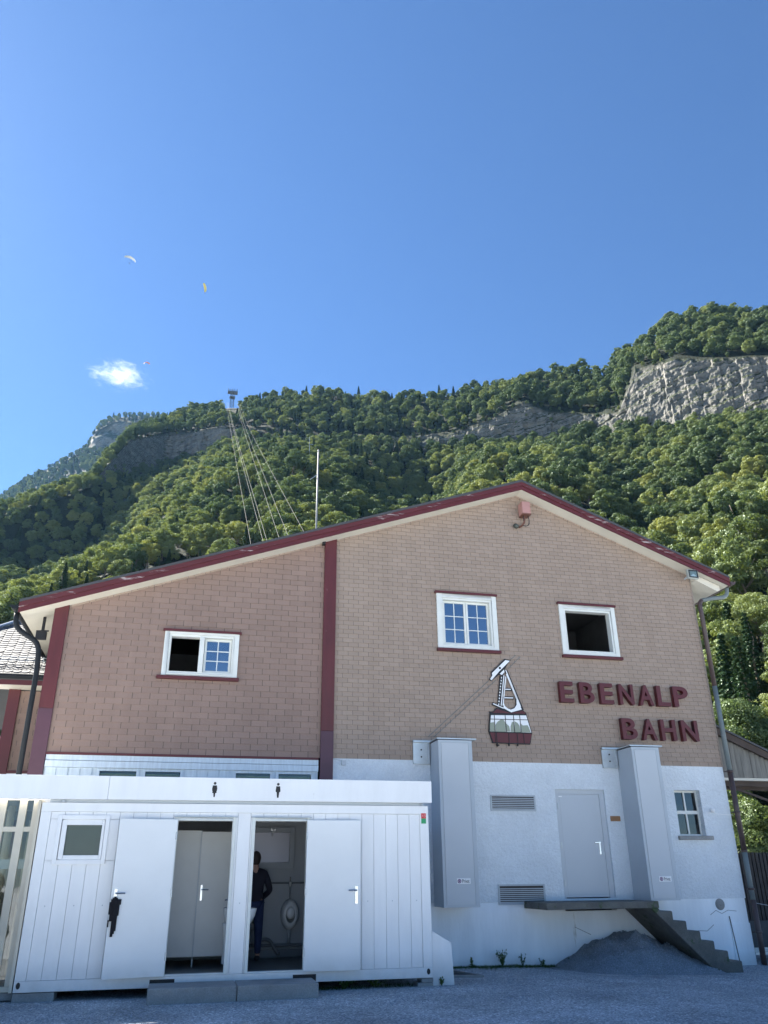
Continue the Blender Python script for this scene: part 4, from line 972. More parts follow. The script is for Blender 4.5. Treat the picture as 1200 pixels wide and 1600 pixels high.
# landing and stairs
t = thing('entrance_stairs', 'concrete landing with mossy steps going down to the right below the steel door', 'stairs', (8.9, 15.8, 0))
yl0, yl1 = 15.2, FY + .0
b = MB(); b.box(6.62, 8.90, yl0, yl1 - .002, .965, 1.085); b.build('landing', CONC_D, t, bevel=.012)
b = MB(); n = 7; ri = .172; tr = .262; poly = [(8.902, 1.085 - .001)]
x, z = 8.902, 1.085
pts = [(x, z - ri)]
xx, zz = x, z - ri
for k in range(6):
    xx += tr; pts.append((xx, zz)); 
    if k < 5: zz -= ri; pts.append((xx, zz))
pts.append((xx, gz(xx) - .05)); pts.append((xx - .5, gz(xx) - .05)); pts.append((8.902 + .0, .80)); pts.append((8.902 - .18, .964)); pts.append((8.902, .964))
b.prism(pts, yl0, yl1 - .002); so_ = b.build('steps', CONC_D, t, bevel=.022); so_['label'] = 'six worn mossy concrete steps'
# gravel heap below the stairs
bm = bmesh.new(); nxg, nyg = 130, 46; vs = []
for j in range(nyg):
    for i in range(nxg):
        x = 6.4 + 4.6 * i / (nxg - 1); y = 14.45 + (FY + .0 - 14.45) * j / (nyg - 1)
        pk = np.interp(x, [6.4, 7.15, 7.4, 7.62, 7.82, 8.0, 8.3, 8.58, 8.85, 9.2, 9.7, 10.3, 11.0], [0, .02, .12, .24, .38, .45, .49, .60, .57, .46, .28, .06, 0])
        under = max(.0, 1.0 - max(0, x - 8.6) * .62) * .9; pk = min(pk, max(0, under))
        w_ = max(0, min(1, (y - 14.75) / 1.15)); w_ = w_ * w_ * (3 - 2 * w_)
        h = pk * w_ + .07 * noise.noise(Vector((x * 1.9, y * 1.9, 3))) * min(1, pk * 4) * w_ + (.06 * noise.noise(Vector((x * 4, y * 4, 1))) + .05 * noise.noise(Vector((x * 11, y * 11, 5)))) * min(1, pk * 5) * w_
        vs.append(bm.verts.new((x, y, gz(x) - .03 + h + (.035 if pk * w_ > .01 else 0) * min(1, pk * w_ * 20))))
HEAP = [v_.co.copy() for v_ in vs]
for j in range(nyg - 1):
    for i in range(nxg - 1): bm.faces.new((vs[j * nxg + i], vs[j * nxg + i + 1], vs[(j + 1) * nxg + i + 1], vs[(j + 1) * nxg + i]))
me = bpy.data.meshes.new('gravel_heap'); bm.to_mesh(me); bm.free(); o = link('gravel_heap', me, GRAVEL_P, smooth=True); tag(o, 'heap of dark gravel piled against the wall under the concrete stairs', 'gravel heap')

# flagpole and aerial on the roof
zb = WT(2.95) + .19
t = thing('flagpole', 'tall thin white pole rising above the left roof slope', 'pole', (2.86, 20, WT(2.86) + .15))
b = MB(); pb = Vector((2.86, 20, WT(2.86) + .15)); pt = at(497.5, 706, 20); b.tube([pb, pb + (pt - pb) * .5, pt], [.03, .025, .02], 10); b.lathe([(0, .08), (.02, .06), (.03, .02), (.022, 0)], pt, 'Z', 10); b.build('shaft', mat('pole_paint', (.24, .25, .25), .6), t, smooth=True)
b = MB(); b.bar(pb + (pt - pb) * .82, pb + (pt - pb) * .78 + Vector((-.22, -.05, -.05)), .015); b.build('arm', GALV, t)
a_, e_ = azel(484, 730); a2, e2 = azel(483.5, 683); rM = 352
p0 = Vector((rM * sin(a_), rM * cos(a_), EYE + rM * tan(e_))); p1 = Vector((rM * sin(a2), rM * cos(a2), EYE + rM * tan(e2)))
t = thing('radio_mast', 'thin distant mast with a crossbar among the trees left of the flagpole', 'mast', tuple(p0))
b = MB(); b.tube([p0 - Vector((0, 0, 3)), p1], [.16, .09], 6); b.build('shaft', GREY, t)
b = MB(); b.bar(p1 - Vector((.3, 0, 4)), p1 + Vector((2.0, 0, -4)), .15); b.build('crossbar', GREY, t)

# ------------------------------------------------------------------ toilet container
CX0, CX1, CY, CYB = -2.10, 3.98, 13.70, 16.14
Z0, Z1 = .12, 2.62
ct = thing('toilet_container', 'white sanitary container with two open doors standing in front of the building', 'container', (.94, CY, Z0))
b = MB()
b.box(CX0, CX1, CY, CY + .14, Z0, .26); b.box(CX0, CX1, CY, CY + .14, 2.49, Z1)                 # front rails
b.box(CX0, CX1, CYB - .14, CYB, Z0, .26); b.box(CX0, CX1, CYB - .14, CYB, 2.49, Z1)
for x in (CX0, CX1 - .15):
    for y in (CY + .001, CYB - .151): b.box(x, x + .15, y, y + .15, .26, 2.49)
    b.box(x + .01, x + .14, CY + .14, CYB - .14, Z0 + .01, .25); b.box(x + .01, x + .14, CY + .14, CYB - .14, 2.50, Z1 - .01)
b.build('frame', WHITE, ct, bevel=.006)
b = MB()
for x0 in (-.27, 1.80): b.box(x0, x0 + .35, CY - .002, CY + .0, Z0 + .008, Z0 + .105)
b.build('forklift_pocket', BLACK, ct)
for x in (CX0 + .06, CX1 - .07): b = MB(); b.lathe([(0, 0), (.028, 0), (.028, .002), (0, .002)], (x, CY - .001, .205), 'Y', 16, sy=1.5); b.build('corner_hole', BLACK, ct)
b = MB(); b.box(CX0 + .14, CX1 - .14, CY + .14, CYB - .14, .17, .275); b.build('floor', FLOORM, ct)
b = MB(); b.box(CX0 + .01, CX1 - .01, CY + .14, CYB - .14, 2.51, 2.60); b.build('roof', WHITE, ct)
# front cladding boards (openings: window, two doors)
OP = [(-.07, .77), (1.12, 1.95)]; WO = (-1.79, -1.14, 1.80, 2.39)
b = MB()
x = CX0 + .152
while x < CX1 - .155:
    x1 = min(x + .196, CX1 - .152)
    for lo, hi in ([(x, x1)]):
        segs = [(lo, hi)]
        for p, q in OP:
            p2, q2 = p - .05, q + .05
            segs = [s2 for a, c in segs for s2 in ([(a, min(c, p2))] if a < p2 else []) + ([(max(a, q2), c)] if c > q2 else []) if s2[1] - s2[0] > .004] if not (hi < p2 or lo > q2) else segs
        for a, c in segs:
            if c < WO[0] or a > WO[1]: b.box(a, c, CY + .02, CY + .05, .262, 2.488)
            else:
                b.box(a, c, CY + .02, CY + .05, .262, WO[2] + .01); b.box(a, c, CY + .02, CY + .05, WO[3] - .01, 2.488)
                if a < WO[0]: b.box(a, WO[0] + .01, CY + .02, CY + .05, WO[2], WO[3])
                if c > WO[1]: b.box(WO[1] - .01, c, CY + .02, CY + .05, WO[2], WO[3])
        # the bit above each door
        for p, q in OP:
            a, c = max(lo, p - .05), min(hi, q + .05)
            if c - a > .01: b.box(a, c, CY + .02, CY + .05, 2.425, 2.488)
    x += .2
b.build('wall_cladding', WHITE, ct, bevel=.002)
b = MB(); b.wall(CX0 + .14, CX1 - .14, .27, 2.5, [(p - .02, q + .02, .27, 2.40) for p, q in OP] + [WO], CY + .0505, CY + .09); b.build('wall_core', INNER, ct)
b = MB(); b.box(CX0 + .02, CX0 + .06, CY + .15, CYB - .15, .25, 2.5); b.box(CX1 - .06, CX1 - .02, CY + .15, CYB - .15, .25, 2.5); b.box(CX0 + .14, CX1 - .14, CYB - .06, CYB - .02, .25, 2.5); b.build('wall_panel', INNER, ct)
b = MB(); b.box(.92, .98, CY + .09, CYB - .06, .276, 2.5); b.build('partition', INNER, ct)
b = MB(); b.box(2.75, 2.80, CY + .09, CYB - .06, .276, 2.5); b.build('partition', INNER, ct)
for sx in range(3):
    b = MB(); zz = 1.33
    for xx in [CX0 + .25 + .4 * i for i in range(15)]:
        if any(p - .1 < xx < q + .1 for p, q in OP): continue
        b.lathe([(0, .004), (.008, .002), (.009, 0)], (xx, CY + .02, 1.20), 'Y', 8)
    if sx == 0: b.build('screw', GALV, ct)
# container window
fr = MB(); a, c, z0, z1 = -1.84, -1.09, 1.755, 2.44
for bx in ((a, a + .06, z0, z1), (c - .06, c, z0, z1), (a + .06, c - .06, z0, z0 + .06), (a + .06, c - .06, z1 - .06, z1)): fr.box(bx[0], bx[1], CY - .012, CY + .09, bx[2], bx[3])
w = fr.build('window', WHITE, ct, bevel=.004)
fr = MB(); a, c, z0, z1 = -1.775, -1.155, 1.82, 2.375
for bx in ((a, a + .075, z0, z1), (c - .04, c, z0, z1), (a + .075, c - .04, z0, z0 + .06), (a + .075, c - .04, z1 - .075, z1)): fr.box(bx[0], bx[1], CY + .004, CY + .06, bx[2], bx[3])
fr.build('sash', WHITE, w, bevel=.006)
g = MB(); g.box(a + .07, c - .035, CY + .03, CY + .036, z0 + .055, z1 - .07); g.build('pane', FROST, w)
# door frames
for i, (p, q) in enumerate(OP):
    f_ = MB(); f_.box(p - .048, p, CY - .008, CY + .10, .262, 2.42); f_.box(q, q + .048, CY - .008, CY + .10, .262, 2.42); f_.box(p, q, CY - .008, CY + .10, 2.37, 2.42)
    f_.box(p, q, CY + .0, CY + .10, .262, .282)
    do = f_.build('door_frame', WHITE_F, ct, bevel=.003)
    f_ = MB(); f_.box(p - .07, q + .07, CY - .03, CY + .0, 2.421, 2.435); f_.build('drip_rail', GREY, do)
def cdoor(xh, ang, sgn, label, jacket=False):
    Mh = Matrix.Translation((xh, CY - .018, 0)) @ Matrix.Rotation(ang, 4, 'Z')
    d = MB(); d.box(0 if sgn > 0 else -.86, .86 if sgn > 0 else 0, -.045, 0, .262, 2.385, M=Mh)
    o = d.build('door', WHITE_D, ct, bevel=.005); o['label'] = label
    h = MB(); xe = sgn * .80
    h.box(xe - .022, xe + .022, -.054, -.045, 1.17, 1.42, M=Mh); P = [Mh @ Vector(v_) for v_ in ((xe, -.05, 1.36), (xe, -.095, 1.36), (xe - sgn * .03, -.10, 1.36), (xe - sgn * .13, -.10, 1.36))]
    h.tube(P, .011, 8); c0 = Mh @ Vector((xe, -.054, 1.22)); h.lathe([(0, .012), (.017, .012), (.017, 0)], c0, 'Y', 14)
    h.build('handle', CHROME, o)
    for z in (.52, 1.35, 2.15): k = MB(); c0 = Mh @ Vector((0, -.05, z)); k.tube([c0 - Vector((0, 0, .055)), c0 + Vector((0, 0, .055))], .013, 8); k.build('hinge', GALV, o)
    return Mh
ML = cdoor(-.085, R(9), -1, 'open white door leaf with a black garment hooked on it')
MR_ = cdoor(1.945, R(-3.5), 1, 'open white door leaf with bare steel handle')
b = MB(); b.box(3.855, 3.935, CY - .006, CY + .0, 2.445, 2.505); b.build('sticker', RED, ct)
b = MB(); b.box(3.855, 3.935, CY - .006, CY + .0, 2.345, 2.425); b.build('sticker', GREEN, ct)
b = MB(); b.box(3.855, 3.935, CY - .0055, CY + .0, 2.426, 2.445); b.build('sticker', RED, ct)
for ch, x0, x1 in (('4', 3.868, 3.892), ('5', 3.902, 3.925)): place_text(text_mesh(ch, .1, .0005), 'digit', x0, x1, 2.442, 2.492, CY - .008, mat('faded_pink', (.75, .35, .35), .6), ct)
# white fascia in front of the container and the glazed link
fs = thing('fascia_panel', 'long white fascia panel with two black toilet pictograms above the container', 'fascia', (.6, CY, 2.67))
b = MB(); b.box(-9.0, -1.163, CY - .065, CY + .02, 2.665, 3.01); b.box(-1.16, 4.03, CY - .065, CY + .02, 2.665, 3.01); b.build('panel', WHITE, fs, bevel=.004)
b = MB()
for x in (-1.8, 3.87): b.lathe([(0, 0), (.03, 0), (.03, .03), (0, .03)], (x, CY + .0, 2.625), 'Z', 10)
b.box(-2.0, 3.9, CY + .03, CY + .10, 2.625, 2.70); b.build('bracket', GREY, fs)
def picto(xc, skirt, label):
    b = MB(); zt = 2.945; y0, y1 = CY - .0685, CY - .0655
    b.prism([(xc + .021 * cos(a), zt - .021 + .021 * sin(a)) for a in [i * pi / 8 for i in range(16)]], y0, y1)
    if skirt: P = [(-.031, .052), (.031, .052), (.040, .10), (.036, .13), (.030, .15), (.034, .165), (.014, .168), (.010, .228), (-.010, .228), (-.016, .168), (-.036, .165), (-.030, .15), (-.037, .13), (-.040, .10)]
    else: P = [(-.031, .052), (.031, .052), (.038, .12), (.036, .138), (.022, .142), (.012, .228), (-.012, .228), (-.022, .142), (-.036, .138), (-.038, .12)]
    b.prism([(xc + x, zt - z) for x, z in P], y0, y1); o = b.build('pictogram', BLACK, fs); o['label'] = label
picto(.445, True, 'black woman pictogram'); picto(1.45, False, 'black man pictogram')
# cubicle wall in the left room
t = thing('toilet_cubicle', 'light grey cubicle wall with inner door seen through the left doorway', 'cubicle', (.4, 14.75, .28))
b = MB(); b.box(-1.9, .33, 14.75, 14.78, .42, 2.28); b.build('partition_panel', INNER_L, t)
b = MB(); b.box(.335, .915, 14.735, 14.765, .42, 2.26); d = b.build('door', INNER_L, t, bevel=.003)
b = MB(); b.box(.375, .405, 14.727, 14.735, 1.22, 1.45); b.tube([(.39, 14.73, 1.38), (.39, 14.69, 1.38), (.50, 14.69, 1.38)], .01, 8); b.build('handle', CHROME, d)
b = MB(); b.box(.318, .334, 14.72, 14.75, .28, 2.28); b.build('jamb', GREY2, t)
def washbasin(xw, sgn, y, label, k=1.):
    t = thing('washbasin', label, 'washbasin', (xw, y, .35), group=None)
    b = MB(); cx = xw + sgn * .10
    b.lathe([(.05, -.20), (.13, -.16), (.20, -.06), (.225, .02), (.23, .045), (.205, .05), (.19, .03), (.16, -.05), (.08, -.11), (0, -.12)], (cx, y, 1.07), 'Z', 24, sx=k, sy=1.15)
    b.box(min(xw, xw + sgn * .1), max(xw, xw + sgn * .1), y - .22, y + .22, 1.06, 1.14); b.build('bowl', PORC, t, smooth=False, bevel=.003)
    b = MB(); b.lathe([(.09, 0), (.075, .15), (.07, .4), (.10, .56)], (xw + sgn * .07, y, .34), 'Z', 18); b.build('pedestal', PORC, t, smooth=True)
    b = MB(); b.tube([(xw + sgn * .05, y, 1.14), (xw + sgn * .05, y, 1.24), (xw + sgn * .16, y, 1.23)], .013, 8); b.build('tap', CHROME, t)
washbasin(.98, 1, 14.15, 'white washbasin on pedestal just inside the right doorway', .75)
washbasin(.92, -1, 14.4, 'white washbasin at the right edge inside the left doorway', .3)
# urinals and pipes in the right room
def urinal(x, label):
    t = thing('urinal', label, 'urinal', (x, 16.0, .68), group=None)
    b = MB(); prof = [(0, .30), (.06, .295), (.11, .26), (.145, .20), (.155, .10), (.15, 0)]
    b.lathe([(.0, .28), (.05, .275), (.085, .26), (.075, .19), (.0, .15)], (x, 16.07, .98), 'Y', 22, sx=1, sy=1.2)
    b.lathe([(.085, .262), (.11, .27), (.145, .20), (.16, .10), (.155, .0)], (x, 16.07, .95), 'Y', 26, sx=1, sy=1.55)
    b.build('bowl', PORC, t, smooth=True)
    b = MB(); b.tube([(x, 15.97, .72), (x, 15.97, .60), (x, 16.0, .50)], [.035, .028, .025], 10); b.build('trap', GREY2, t, smooth=True)
    b = MB(); b.tube([(x, 16.03, 1.20), (x, 16.03, 1.56)], .011, 8); b.box(x - .02, x + .02, 15.99, 16.05, 1.40, 1.48); b.build('flush_pipe', CHROME, t)
urinal(2.0, 'white oval urinal seen on the back wall through the right doorway')
urinal(1.36, 'white oval urinal on the back wall hidden behind the standing man')
b = MB(); b.tube([(1.0, 16.03, 1.46), (2.74, 16.03, 1.46)], .014, 8); b.tube([(1.0, 16.02, .47), (2.0, 16.02, .46), (2.74, 16.02, .46)], .028, 10)
b.tube(bez([(1.52, 15.9, .56), (1.66, 15.9, .58), (1.74, 15.9, .42), (1.82, 15.85, .34)]), .03, 10); b.box(1.0, 2.74, 15.98, 16.07, .28, .40)
o = b.build('waste_pipes', mat('pipe_grey', (.16, .17, .18), .4), smooth=False); tag(o, 'dark grey supply and waste pipes along the back wall of the right room', 'pipes')
t = thing('back_window', 'framed square window with a mirror-like pane on the back wall of the right room', 'mirror', (1.63, 16.05, 2.08))
b = MB()
for bx in ((1.22, 1.31, 1.70, 2.40), (1.96, 2.05, 1.70, 2.40), (1.31, 1.96, 1.70, 1.80), (1.31, 1.96, 2.31, 2.40)): b.box(bx[0], bx[1], 15.98, 16.07, bx[2], bx[3])
b.build('frame', INNER, t, bevel=.004)
b = MB(); b.box(1.31, 1.96, 16.03, 16.04, 1.80, 2.31); mm = mat('window_pane_metal', (.34, .34, .38), .5, metal=1, bump=.002, bscale=5); b.build('pane', mm, t)  # metallic pane imitates the brightness of the window's frosted glass
b = MB(); b.box(1.60, 1.63, 15.95, 15.98, 2.34, 2.37); b.box(1.66, 1.69, 15.95, 15.98, 2.34, 2.37); b.tube([(1.645, 15.96, 2.35), (1.625, 15.95, 2.24)], .008, 6); b.build('latch', CHROME, t)

# supports, step blocks, side panel
for i, (x0, x1, lb) in enumerate(((-2.1, -1.55, 'low concrete pad under the left corner of the container'), (3.74, 3.99, 'stacked grey paving stones under the right corner of the container'))):
    b = MB()
    if i == 0: b.box(x0, x1, CY + .02, CY + .4, -.05, .112)
    else:
        for k in range(3): b.box(x0 + .01 * (k == 2) + (.05 if k == 2 else 0), x1 - .012 * (k % 2), CY + .0 + .01 * k, CY + .3, gz(3.9) - .06 + k * .059, gz(3.9) - .06 + k * .059 + .055)
    o = b.build('support_block', CONC, bevel=.008); tag(o, lb, 'support')
for x0, x1, lb in ((-.27, .925, 'left half of the low concrete step in front of the container doors'), (.935, 2.07, 'right half of the low concrete step in front of the container doors')):
    b = MB(); b.box(x0, x1, 12.92, 13.60, -.03, .19); o = b.build('concrete_step', CONC, bevel=.012); tag(o, lb, 'step')
b = MB(); b.prism([(3.99, -.04), (4.34, -.04), (4.31, .585), (3.995, .76)], CY + .05, CY + .075); o = b.build('side_board', WHITE, bevel=.003); tag(o, 'white board with slanting top edge at the right end of the container', 'board')
b = MB()
P = [(4.35, 15.75), (4.42, 13.75), (5.25, 13.9), (5.05, 15.75)]
b.bar((4.35, 14.75, .01), (5.12, 14.62, .0), .07, .05); b.bar((5.12, 14.62, .0), (4.72, 16.0, .01), .07, .05)
o = b.build('concrete_edging', CONC, bevel=.006); tag(o, 'narrow concrete edging of a small shaft cover on the ground beside the container', 'edging')
b = MB(); b.box(4.35, 4.95, 14.75, 16.0, -.02, .006); o = b.build('shaft_cover', mat('tar_cover', (.05, .05, .05), .8, var=.2, bump=.01), ); tag(o, 'dark shaft cover set in the ground beside the container', 'cover')

# black garment on the door handle
b = MB(); jb = bmesh.new()
def cloth(poly, depth, seed, res=.018):
    """soft thick cloth lump filling a polygon (x,z) in the local frame of the left door"""
    xs_ = [p[0] for p in poly]; zs_ = [p[1] for p in poly]; out = MB(); n1 = int((max(xs_) - min(xs_)) / res) + 1; n2_ = int((max(zs_) - min(zs_)) / res) + 1
    def inside(x, z):
        c = False; j = len(poly) - 1
        for i in range(len(poly)):
            if (poly[i][1] > z) != (poly[j][1] > z) and x < (poly[j][0] - poly[i][0]) * (z - poly[i][1]) / (poly[j][1] - poly[i][1]) + poly[i][0]: c = not c
            j = i
        return c
    def dist(x, z):
        d = 9
        for i in range(len(poly)):
            a = Vector(poly[i]); c = Vector(poly[(i + 1) % len(poly)]); p = Vector((x, z)); t_ = max(0, min(1, (p - a).dot(c - a) / (c - a).length_squared)); d = min(d, (p - a - (c - a) * t_).length)
        return d
    ids = {}
    for j in range(n2_ + 1):
        for i in range(n1 + 1):
            x, z = min(xs_) + i * res, min(zs_) + j * res
            if inside(x, z):
                d = dist(x, z); h = depth * min(1, (d / .045)) ** .5 * (1 + .5 * noise.noise(Vector((x * 22, z * 7, seed)))) + .004
                ids[i, j] = len(out.v); out.v.append(tuple(ML @ Vector((x, -.05 - h, z)))); out.v.append(tuple(ML @ Vector((x, -.048, z))))
    for (i, j), k in ids.items():
        q = [(i, j), (i + 1, j), (i + 1, j + 1), (i, j + 1)]
        if all(e in ids for e in q):
            w_ = [ids[e] for e in q]; out.f.append(tuple(w_)); out.m.append(0); out.f.append(tuple(v_ + 1 for v_ in reversed(w_))); out.m.append(0)
        for (e0, e1, nb) in (((i, j), (i + 1, j), ((i, j - 1), (i + 1, j - 1))), ((i, j), (i, j + 1), ((i - 1, j), (i - 1, j + 1))), ((i, j + 1), (i + 1, j + 1), ((i, j + 2), (i + 1, j + 2))), ((i + 1, j), (i + 1, j + 1), ((i + 2, j), (i + 2, j + 1)))):
            if e0 in ids and e1 in ids and not all(n_ in ids for n_ in nb): a_, c_ = ids[e0], ids[e1]; out.f.append((a_, c_, c_ + 1, a_ + 1)); out.m.append(0)
    return out
def LP(px, py):                                   # photo point on the open door's plane -> local x,z of that door
    n_ = (ML.to_3x3() @ Vector((0, 1, 0))); o_ = ML @ Vector((0, -.05, 0)); d = ray(px, py); t_ = (o_ - Vector((0, 0, EYE))).dot(n_) / d.dot(n_)
    q = ML.inverted() @ (Vector((0, 0, EYE)) + d * t_); return (q.x, q.z)
jk = [(180, 1399), (186, 1403), (191, 1403), (188, 1418), (183, 1440), (180, 1456), (177, 1462), (176, 1466), (169.5, 1466), (171, 1452), (172.5, 1441), (171, 1441), (170.5, 1450), (165.5, 1451), (168, 1436), (170, 1431), (168, 1428), (168, 1420), (170, 1410), (175, 1402)]
o = cloth([LP(*p) for p in jk], .045, 2).build('black_jacket', BLACKC, smooth=True); tag(o, 'black garment hanging from the handle of the open left container door', 'jacket')

# ------------------------------------------------------------------ people
def skinned(name, J, E_, m_, parent=None, sub=2):
    ks = list(J); me = bpy.data.meshes.new(name); me.from_pydata([J[k][0] for k in ks], [(ks.index(a), ks.index(c)) for a, c in E_], []); me.materials.append(m_)
    o = bpy.data.objects.new(name, me); COL.objects.link(o)
    o.modifiers.new('skin', 'SKIN'); 
    if not me.skin_vertices: 
        bm_ = bmesh.new(); bm_.from_mesh(me); bm_.verts.layers.skin.verify(); bm_.to_mesh(me); bm_.free()
    for i, k in enumerate(ks):
        r = J[k][1]; me.skin_vertices[0].data[i].radius = r if isinstance(r, tuple) else (r, r); me.skin_vertices[0].data[i].use_root = (i == 0)
    s_ = o.modifiers.new('sub', 'SUBSURF'); s_.levels = sub; s_.render_levels = sub
    bpy.context.view_layer.update()
    dg = bpy.context.evaluated_depsgraph_get(); m2 = bpy.data.meshes.new_from_object(o.evaluated_get(dg)); bpy.data.objects.remove(o); m2.materials.clear()
    for p in m2.polygons: p.use_smooth = True
    return link(name, m2, m_, parent, world=False)
def person(label, loc, rot, h, jm, tm, hm, long_hair=False, arms='front', group=None, legs=.11, scale=1, seated=False):
    t = thing('person', label, 'person', loc, group=group); t.rotation_euler = (0, 0, rot); k = h / 1.75; t.scale = (k * scale,) * 3
    # faces -Y in local space
    J = {'pel': ((0, 0, .98), (.15, .11)), 'abd': ((0, .0, 1.12), (.135, .10)), 'che': ((0, .01, 1.32), (.165, .11)), 'nb': ((0, .015, 1.46), (.07, .065)), 'nk': ((0, .0, 1.54), (.055, .055)),
         'h1': ((0, -.012, 1.60), (.068, .082)), 'h2': ((0, -.01, 1.67), (.078, .095)), 'h3': ((0, 0, 1.725), (.055, .07)), 'nose': ((0, -.095, 1.635), (.014, .016))}
    Ed = [('pel', 'abd'), ('abd', 'che'), ('che', 'nb'), ('nb', 'nk'), ('nk', 'h1'), ('h1', 'h2'), ('h2', 'h3'), ('h1', 'nose')]
    for s_, q in ((-1, 'l'), (1, 'r')):
        if seated: L_ = [((s_ * .10, -.02, .93), .09), ((s_ * .13, -.42, .98), .06), ((s_ * .13, -.55, .58), .045), ((s_ * .13, -.60, .55), .04)]
        else: L_ = [((s_ * .09, 0, .90), .095), ((s_ * legs, -.01, .50), .062), ((s_ * legs, .015, .10), .042), ((s_ * (legs + .01), -.13, .04), .035)]
        for i, (c, r) in enumerate(L_): J[f'{q}l{i}'] = (c, r)
        Ed += [('pel', f'{q}l0'), (f'{q}l0', f'{q}l1'), (f'{q}l1', f'{q}l2'), (f'{q}l2', f'{q}l3')]
        if arms == 'front': A = [((s_ * .19, .01, 1.40), .058), ((s_ * .285, .04, 1.13), .044), ((s_ * .13, -.17, .98), .033), ((s_ * .09, -.21, .97), .026)]
        elif arms == 'up': A = [((s_ * .19, .01, 1.40), .055), ((s_ * .27, -.03, 1.55), .044), ((s_ * .20, -.12, 1.75), .033), ((s_ * .19, -.13, 1.81), .026)]
        else: A = [((s_ * .19, .01, 1.40), .058), ((s_ * .265, .04, 1.12), .044), ((s_ * .22, -.12, .94), .033), ((s_ * .19, -.17, .91), .026)]
        for i, (c, r) in enumerate(A): J[f'{q}a{i}'] = (c, r if i < 3 else (.016, .034))
        Ed += [('che', f'{q}a0'), (f'{q}a0', f'{q}a1'), (f'{q}a1', f'{q}a2'), (f'{q}a2', f'{q}a3')]
        b0 = Vector(A[3][0]); dv = (b0 - Vector(A[2][0])).normalized(); sd_ = dv.cross(Vector((s_, .2, 0))).normalized()
        for f_i in range(5):
            off = (f_i - 1.5) * .019 if f_i < 4 else -.036; ln = (.040, .046, .044, .034, .026)[f_i]
            p0 = b0 + dv * (.025 if f_i < 4 else 0) + sd_ * off; p1 = p0 + dv * ln + sd_ * (off * .2) + Vector((0, 0, -.008)); p2 = p1 + dv * ln * .5 + Vector((-s_ * .012, 0, -.014))
            for j_, (pp, rr) in enumerate(((p0, .009), (p1, .0082), (p2, .0065))): J[f'{q}f{f_i}{j_}'] = (tuple(pp), rr)
            Ed += [(f'{q}a3', f'{q}f{f_i}0'), (f'{q}f{f_i}0', f'{q}f{f_i}1'), (f'{q}f{f_i}1', f'{q}f{f_i}2')]
    skinned('body', J, Ed, SKIN, t)
    g = lambda k_, d=.014: (J[k_][0], tuple(r + d for r in (J[k_][1] if isinstance(J[k_][1], tuple) else (J[k_][1],) * 2)))
    JJ = {'che': g('che', .03), 'abd': g('abd', .035), 'pel': ((0, 0, .84), (.185, .14)), 'nb': ((0, .02, 1.53), (.085, .08))}
    JE = [('che', 'abd'), ('abd', 'pel'), ('che', 'nb')]
    for q in 'lr':
        for i in range(3): JJ[f'{q}a{i}'] = g(f'{q}a{i}', .016)
        JE += [('che', f'{q}a0'), (f'{q}a0', f'{q}a1'), (f'{q}a1', f'{q}a2')]
    skinned('jacket', JJ, JE, jm, t)
    JT = {'pel': (J['pel'][0], (.158, .118))}; JE = []
    for q in 'lr':
        for i in range(3): JT[f'{q}l{i}'] = g(f'{q}l{i}', .018)
        JE += [('pel', f'{q}l0'), (f'{q}l0', f'{q}l1'), (f'{q}l1', f'{q}l2')]
    skinned('trousers', JT, JE, tm, t)
    for s_, q in ((-1, 'l'), (1, 'r')):
        c = Vector(J[f'{q}l2'][0]); b = MB()
        b.tube([c + Vector((0, .05, -.045)), c + Vector((0, 0, -.04)), c + Vector((0, -.10, -.055)), c + Vector((0, -.19, -.07))], [.04, .05, .046, .03], 10, flat=(1, .8)); o_ = b.build('shoe', SHOE, t, smooth=True, world=False)
    hb = MB(); n_ = 14
    hb.lathe([(max(.001, math.sqrt(max(0, 1 - (2 * i / n_ - 1) ** 2))) * .092, .125 * (2 * i / n_ - 1)) for i in range(n_ + 1)], (0, .028, 1.672), 'Z', 22, sy=1.12)
    if long_hair: hb.tube([(0, .05, 1.68), (0, .085, 1.56), (0, .10, 1.45), (0, .11, 1.32)], [.09, .10, .095, .04], 14, flat=(.5, 1))
    for q_ in range(len(hb.v)):
        vx = Vector(hb.v[q_]); hb.v[q_] = tuple(vx + Vector((1, 1, .6)) * .006 * noise.noise(vx * 40))
    hb.build('hair', hm, t, smooth=True, world=False)
    b = MB()
    for s_ in (-1, 1): b.lathe([(0, .005), (.006, .004), (.009, 0)], (s_ * .03, -.088, 1.665), 'Y', 8)
    b.build('eyes', BLACK, t, world=False)
    b = MB(); b.tube([(-.022, -.088, 1.597), (0, -.094, 1.596), (.022, -.088, 1.597)], .005, 6); b.build('mouth', LETTER, t, world=False)
    return t
person('man seen from behind in dark navy jacket and blue jeans inside the right doorway', (1.30, 15.35, .276), R(180), 1.66, NAVY, JEANS, HAIR, arms='front')
person('person with long hair, grey-brown jacket and dark trousers standing at the left picture edge', (-2.66, 13.25, 0), R(35), 1.62, TAN, TROUS, HAIR2, long_hair=True, arms='down')

